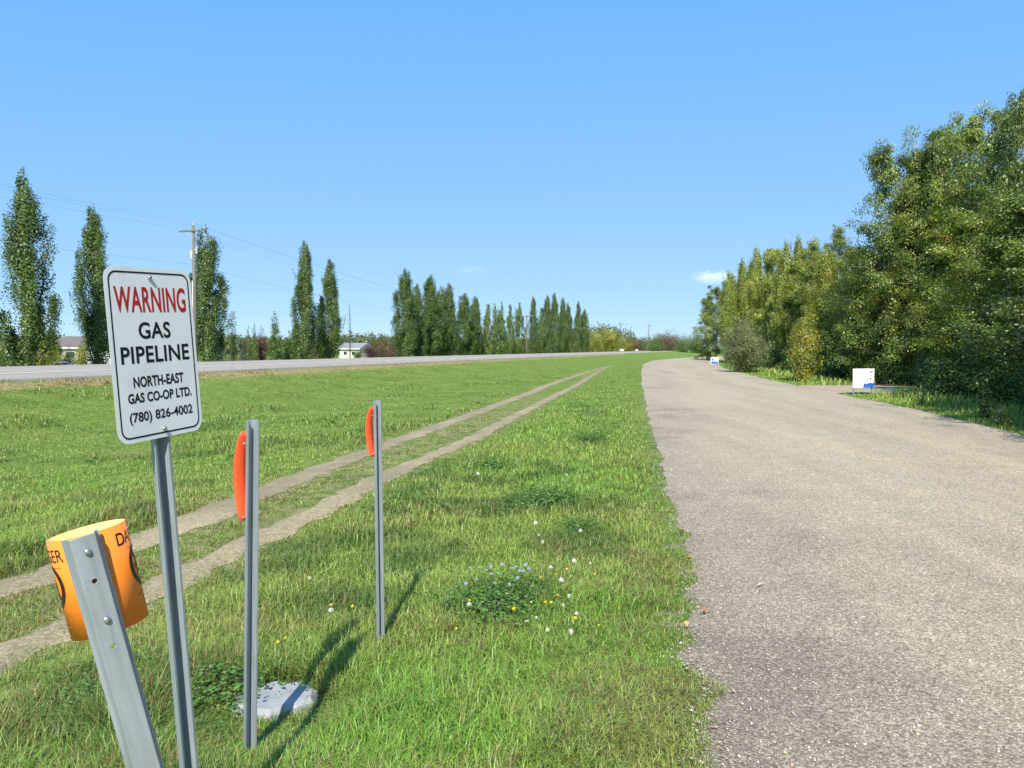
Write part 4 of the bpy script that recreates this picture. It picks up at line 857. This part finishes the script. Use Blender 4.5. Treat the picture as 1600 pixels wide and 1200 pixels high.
def car(label, loc, rz, paint):
    t = thing('parked_car', label, 'car', loc, 'cars parked by the bungalow'); t.rotation_euler = (0, 0, rz)
    prof = [(-2.2, .35), (-2.25, .7), (-2.1, .92), (-1.35, .98), (-.75, 1.42), (.55, 1.45), (1.25, 1.0), (2.05, .88), (2.25, .62), (2.2, .35)]
    def ext(prof, w0, w1):
        n = len(prof); V = [(x, -(w1 if z > 1.1 else w0), z) for x, z in prof] + [(x, (w1 if z > 1.1 else w0), z) for x, z in prof]
        return V, [tuple(range(n)), tuple(range(2 * n - 1, n - 1, -1))] + [(k, n + k, n + (k + 1) % n, (k + 1) % n) for k in range(n)]
    b = MB(); b.add(*ext(prof, .88, .72)); bevel(b.build('body', paint, t), .06, 3)
    b = MB()
    for s in (-1, 1): b.add([(-1.1, s * .86, 1.02), (-.65, s * .765, 1.36), (.48, s * .765, 1.38), (1.0, s * .86, 1.02)], [(0, 1, 2, 3) if s > 0 else (3, 2, 1, 0)])
    b.build('side_window', M['glass'], t)
    b = MB(); b.add([(.62, -.66, 1.43), (.62, .66, 1.43), (1.24, .76, 1.03), (1.24, -.76, 1.03)], [(0, 3, 2, 1)]); b.add([(-.80, -.66, 1.41), (-.80, .66, 1.41), (-1.36, .76, 1.0), (-1.36, -.76, 1.0)], [(0, 1, 2, 3)]); b.build('windscreen', M['glass'], t)
    for x in (-1.4, 1.4):
        for s in (-1, 1):
            b = MB(); b.tube([(x, s * .72, .33), (x, s * .92, .33)], .33, 18); wo = b.build('wheel', M['tyre'], t); b = MB(); b.tube([(x, s * .9, .33), (x, s * .93, .33)], .2, 12); b.build('rim', M['bolt'], wo)
    for s in (-1, 1): b = MB(); b.box((2.22, s * .62, .68), (.08, .34, .13)); b.build('headlight', M['porcelain'], t); b = MB(); b.box((-2.23, s * .66, .74), (.06, .3, .14)); b.build('tail_light', M['red'], t)
    return t
c1 = at(86, 566, 66); car('silver car parked beyond the highway, left of the bungalow', (c1[0], 66, -.93), R_(75), M['carsilver'])
c2 = at(141, 566, 82); car('white car parked at the foot of the second poplar', (c2[0], 82, -.86), R_(60), M['carwhite'])
for px, d, s, lb in [(972, 236, 1.0, 'larger white rock at the far side of the highway, below the yellow bush'), (995, 250, .8, 'smaller white rock at the far side of the highway, right of the yellow bush')]:
    b = bmesh.new(); bmesh.ops.create_icosphere(b, subdivisions=3, radius=.62)
    for v in b.verts: v.co *= .85 + .3 * float(vnoise(v.co.x * 3 + 9, v.co.y * 3 + v.co.z * 2, 1, 3)); v.co.z *= .62
    me = bpy.data.meshes.new('rock'); b.to_mesh(me); b.free(); me.materials.append(M['rock']); o = obj('white_rock', me); p = at(px, 547, d); o.location = (p[0], d, p[2] - .1); o.scale = (s * 1.2, s, s); tag(o, lb, 'rock', 'white rocks by the highway')

# ------------------------------------------------------------------ boards by the road on the right
def board(kind, label, px0, px1, ytop, ybot, d, shapes, yaw, leg):
    a, c = at(px0, ybot, d), at(px1, ybot, d); W_ = c[0] - a[0]; H_ = at(px0, ytop, d)[2] - a[2]
    t = thing(kind, label, 'sign', ((a[0] + c[0]) / 2, d, 0), 'white and blue boards by the road'); t.rotation_euler = (0, 0, yaw)
    z0 = max(leg, a[2]); b = MB(); b.box((0, 0, z0 + H_ / 2), (W_, .03, H_)); pb = b.build('board', M['white'], t); bevel(pb, .008, 2)
    for pts in shapes:
        b = MB(); b.add([(W_ * (u - .5), -.0165, z0 + H_ * v) for u, v in pts], [tuple(range(len(pts)))]); b.build('print', M['bluesign'], pb)  # flat blue patches on the board's front face
    for s in (-1, 1): b = MB(); b.box((s * W_ * .43, .035, (z0 + H_) / 2 - .05), (.04, .035, z0 + H_ + .02)); b.build('leg', M['galv'], t)
    b = MB(); b.box((0, .035, z0 + .05), (W_ * .82, .03, .04)); b.build('crossbar', M['galv'], t)
    return t
board('notice_board', 'white board with a blue lower corner at the driveway', 1328, 1370, 576, 606, 27.2, [[(.47, .0), (.99, .0), (.99, .30), (.9, .22), (.78, .26), (.66, .22), (.5, .22)], [(.76, .78), (.88, .80), (.97, .90), (.82, .86)]], R_(20), .12)
board('notice_board', 'small white board blotched with blue at the far bend of the road', 1110, 1123, 558, 569, 72, [[(.05, .05), (.95, .02), (.95, .38), (.7, .34), (.4, .42), (.05, .36)], [(.08, .5), (.36, .46), (.30, .86), (.12, .80)], [(.5, .4), (.62, .42), (.6, .6), (.5, .6)], [(.75, .5), (.88, .5), (.86, .75), (.76, .72)]], R_(10), .10)
p = at(1475, 568, 25.6); t = thing('blue_marker_sign', 'small blue sign on a thin stake in the shade of the wood', 'sign', (p[0], 25.6, 0)); t.rotation_euler = (0, 0, R_(20))
b = MB(); b.tube([(0, .02, -.1), (0, .02, p[2] + .12)], .02, 8); b.build('stake', M['barkdark'], t); b = MB(); b.box((0, 0, p[2]), (.13, .012, .19)); bevel(b.build('panel', M['bluepaint'], t), .004, 1)

# ------------------------------------------------------------------ flowers and weeds
def grow(x, y): return float(height(x, y))
def puff_mesh(r, col, n=90):
    a = rng.normal(size=(n, 3)); a /= np.linalg.norm(a, axis=1, keepdims=True); V, Q, C = leaf_quads(a * r * .62, np.full(n, r * .95), np.tile(col, (n, 1)) * rng.uniform(.85, 1.1, (n, 1)), aspect=.5, up=a * 1.4); return mesh_np('head', V, Q, None, C, M['petal'])
def petal_mesh(r, col, n=13):
    V, F, C = [], [], []
    for k in range(n):
        for ring_, rr2, up_ in ((0, 1, .25), (1, .62, .5)):
            a = 2 * math.pi * (k + .5 * ring_) / n; w_ = .22; i = len(V)
            V += [(0, 0, 0), (rr2 * r * .7 * math.cos(a - w_), rr2 * r * .7 * math.sin(a - w_), up_ * r * .6), (rr2 * r * math.cos(a), rr2 * r * math.sin(a), up_ * r), (rr2 * r * .7 * math.cos(a + w_), rr2 * r * .7 * math.sin(a + w_), up_ * r * .6)]; F.append((i, i + 1, i + 2, i + 3)); C += [np.array(col) * random.uniform(.85, 1.1)] * 4
    return mesh_np('head', V, F, None, np.array(C), M['petal'])
M['stem'] = plain('green_stem', (.09, .15, .03), .7)
def stem_mesh(h, lean, r=.0016, leaves=0):
    b = MB(); b.tube([(0, 0, -.02), (lean * .3, 0, h * .5), (lean, 0, h)], [r * 1.3, r, r], 5)
    for k in range(leaves):
        z = h * (.15 + .7 * k / max(1, leaves)); a = k * 2.4; l_ = .035; b.add([(lean * .5 * z / h, 0, z), (math.cos(a) * l_ * .5 - math.sin(a) * .006, math.sin(a) * l_ * .5 + math.cos(a) * .006, z + .015), (math.cos(a) * l_, math.sin(a) * l_, z + .01), (math.cos(a) * l_ * .5 + math.sin(a) * .006, math.sin(a) * l_ * .5 - math.cos(a) * .006, z + .015)], [(0, 1, 2, 3)])
    return b.mesh('stem', M['stem'])
def flower(kind, px, py, head, h, label, catg, group, sc_=1.0):
    v = ray(px, py); t0 = (h - CAM[2]) / v[2]; P = CAM + v * t0; P = CAM + v * ((float(height(P[0], P[1])) + h - CAM[2]) / v[2]); lean = random.uniform(-.02, .03)
    t = thing(kind, label, catg, (P[0] - lean, P[1], grow(P[0], P[1])), group); obj('stem', stem_mesh(h, lean, leaves=3 if kind == 'blue_aster' else 0), t); o = obj('head', head, t); o.location = (lean, 0, h); o.rotation_euler = (random.uniform(.3, .8), random.uniform(-.3, .3), 0); o.scale = (sc_,) * 3
WH = [puff_mesh(.016, (.80, .80, .76)), puff_mesh(.012, (.74, .72, .66))]; YE = petal_mesh(.0105, (.80, .62, .04)); BL = petal_mesh(.013, (.36, .42, .56), 9)
def where(px, py):
    if py < 770: return 'far up the verge between track and road'
    if py < 870: return 'in the verge, beyond the blue asters'
    if py < 930: return 'in the verge level with the blue asters'
    return 'in the verge nearer than the blue asters'
def side(px): return 'left of' if px < 845 else 'right of'
for px, py, s in [(747, 740, 1.2), (885, 742, 1.2), (837, 817, 1.1), (848, 847, 1.1), (907, 829, .9), (842, 836, .8), (897, 876, .95), (922, 880, .8), (861, 886, .7), (889, 931, 1.0), (877, 906, .9), (838, 965, .7), (856, 984, .6), (892, 987, 1.15), (733, 944, .8), (484, 903, .95), (517, 953, .8), (880, 945, .7), (901, 958, .6), (952, 681, 1.1)]:
    flower('dandelion_clock', px, py, WH[len(bpy.data.objects) % 2], .19, 'white seed head on a thin stem ' + where(px, py), 'flower', 'white dandelion seed heads in the verge', s)
for px, py, s in [(803, 951, 1.1), (852, 941, 1), (861, 941, 1), (899, 966, 1.1), (929, 897, .8), (886, 889, .9), (830, 941, .8), (734, 938, .8), (936, 977, .7), (868, 897, .7), (713, 982, .7), (551, 947, .9), (517, 945, .8), (446, 997, .8), (434, 1003, .8), (519, 970, .7), (513, 977, .7), (845, 902, .7), (871, 930, .8), (892, 900, .7)]:
    flower('yellow_flower', px, py, YE, .17, 'small yellow flower ' + (where(px, py) if px > 650 else 'in the grass left of the farther slim post'), 'flower', 'small yellow flowers in the verge', s)
for px, py, s in [(767, 886, 1), (785, 882, 1), (821, 883, 1.2), (827, 889, 1.1), (768, 897, .9), (773, 911, 1), (728, 912, 1.1), (796, 913, .8), (809, 903, 1.1), (749, 886, .8), (735, 888, .8), (800, 888, .9), (745, 905, .8), (818, 893, 1.1), (760, 890, .9), (806, 886, 1), (812, 892, 1)]:
    flower('blue_aster', px, py, BL, .24, 'pale blue aster in the bluish patch of the verge', 'flower', 'pale blue asters in the verge', s)
for k, (px, py, lb) in enumerate([(1072, 988, 'yellow fallen leaf at the tip of the grass bulging onto the road'), (1078, 882, 'orange-brown fallen leaf on the left edge of the road'), (1053, 776, 'orange fallen leaf at the left road edge, farthest of the fallen leaves'), (1188, 925, 'tan fallen leaf on the open gravel, farthest right of the fallen leaves'), (1100, 966, 'brown fallen leaf on the gravel right of the yellow leaf')]):
    p = cast(px, py); b = MB(); b.add([(0, -.022, .004), (.014, 0, .014), (.004, .024, .006), (-.012, .004, .012), (0, .002, .003)], [(0, 1, 4), (1, 2, 4), (2, 3, 4), (3, 0, 4)])
    o = b.build('fallen_leaf', plain('dry_leaf', [(.62, .42, .12), (.45, .22, .08), (.55, .28, .08), (.50, .38, .22), (.28, .16, .08)][k], .8, var=.2)); o.location = (p[0], p[1], grow(p[0], p[1]) + .043); o.rotation_euler = (.2, 0, k * 1.7); o.scale = (1.25,) * 3; tag(o, lb, 'leaf', 'fallen leaves on the road edge')
# clumps of taller leafy weeds
WEED = [shrub_parts(400 + k, .22, .17, n=15, per=26, size=.021, mixc=(np.array([.085, .19, .035]), np.array([.13, .25, .045]), .8)) for k in range(3)]
wl = ['dark leafy weed clump under the blue asters', 'dark leafy weed clump left under the blue asters', 'dark leafy weed clump right under the blue asters', 'broad dark clover clump in the middle of the verge', 'dark clover clump beside the broad one, on its left', 'dark clover clump beside the broad one, on its right', 'leafy weed clump by the white seed heads, close to the road',
      'dark leafy weed clump at the foot of the warning sign', 'dark leafy weed clump left of the broken concrete slab', 'leafy weed clump near the foot of the leaning tube post', 'dark weed clump far up the verge', 'small weed clump far up the verge near the road']
for k, (px, py, s) in enumerate([(785, 960, 1.25), (745, 945, .9), (815, 935, 1.0), (840, 790, 1.3), (805, 795, .9), (880, 785, .9), (905, 830, .8), (330, 1090, 1.1), (240, 1080, 1.0), (150, 1110, 1.0), (770, 735, 1.2), (925, 690, 1.2)]):
    p = cast(px, py); plant('weed_clump', WEED[k % 3], SHR, p[0], p[1], grow(p[0], p[1]), k * 1.3, s * 1.15, s * .5, wl[k], 'weed', 'dark leafy weed clumps in the grass')
# tall flowering weeds at the sunlit rim of the wood
TW = shrub_parts(410, .9, .28, n=9, per=9, size=.05, mixc=(GREEN * 1.3, YEL, .5))
for k, (px, py, h, lb) in enumerate([(1538, 655, 1.0, 'tall flowering weed with yellow heads at the right verge, in front of the dark wood'), (1568, 668, .55, 'short pale weed right of the tall flowering weed'), (1440, 632, .55, 'thin weed stalk on the right verge, left of the tall flowering weed'), (1412, 622, .5, 'dry grey weed on the right verge close to the white board')]):
    p = cast(px, py); t = plant('tall_weed', TW, SHR, p[0], p[1], 0, k * 1.9, .7 + .3 * h, h, lb, 'weed', 'tall weeds on the right verge')
    for q in range(7 if h > .9 else 3):
        a = q * 2.4; o = obj('flower_head', YE if q % 3 else WH[1], t); o.location = (.26 * math.cos(a) * (.5 + .5 * (q % 2)), .26 * math.sin(a), .62 + .09 * (q % 4)); o.scale = (2.3,) * 3

# ------------------------------------------------------------------ small fair-weather clouds
def cloud(px, py, d, wpx, hpx, dens):
    p = at(px, py, d); b = bmesh.new(); bmesh.ops.create_icosphere(b, subdivisions=3, radius=1); me = bpy.data.meshes.new('cloud'); b.to_mesh(me); b.free()
    o = struct('cloud', me); o.location = p; o.scale = (wpx / FPX * d / 2, wpx / FPX * d / 2.6, hpx / FPX * d / 2)
    m = bpy.data.materials.new('cloud'); m.use_nodes = True; n, l = m.node_tree.nodes, m.node_tree.links; n.remove(n['Principled BSDF'])
    v = n.new('ShaderNodeVolumePrincipled'); v.inputs['Color'].default_value = (.98, .98, 1, 1); v.inputs['Anisotropy'].default_value = -.35
    tc = n.new('ShaderNodeTexCoord'); no = n.new('ShaderNodeTexNoise'); no.inputs['Scale'].default_value = 2.2; no.inputs['Detail'].default_value = 4; l.new(tc.outputs['Object'], no.inputs['Vector'])
    ln = n.new('ShaderNodeVectorMath'); ln.operation = 'LENGTH'; l.new(tc.outputs['Object'], ln.inputs[0])
    s = n.new('ShaderNodeMath'); s.operation = 'SUBTRACT'; l.new(no.outputs[0], s.inputs[0]); k = n.new('ShaderNodeMath'); k.operation = 'MULTIPLY'; k.inputs[1].default_value = .55; l.new(ln.outputs['Value'], k.inputs[0]); l.new(k.outputs[0], s.inputs[1])
    r = n.new('ShaderNodeMapRange'); r.inputs[1].default_value = .0; r.inputs[2].default_value = .3; r.inputs[4].default_value = dens; l.new(s.outputs[0], r.inputs[0]); l.new(r.outputs[0], v.inputs['Density']); l.new(v.outputs[0], n['Material Output'].inputs['Volume']); me.materials.append(m)
cloud(1116, 433, 3000, 84, 24, .007)
cloud(738, 421, 3000, 76, 12, .0012)
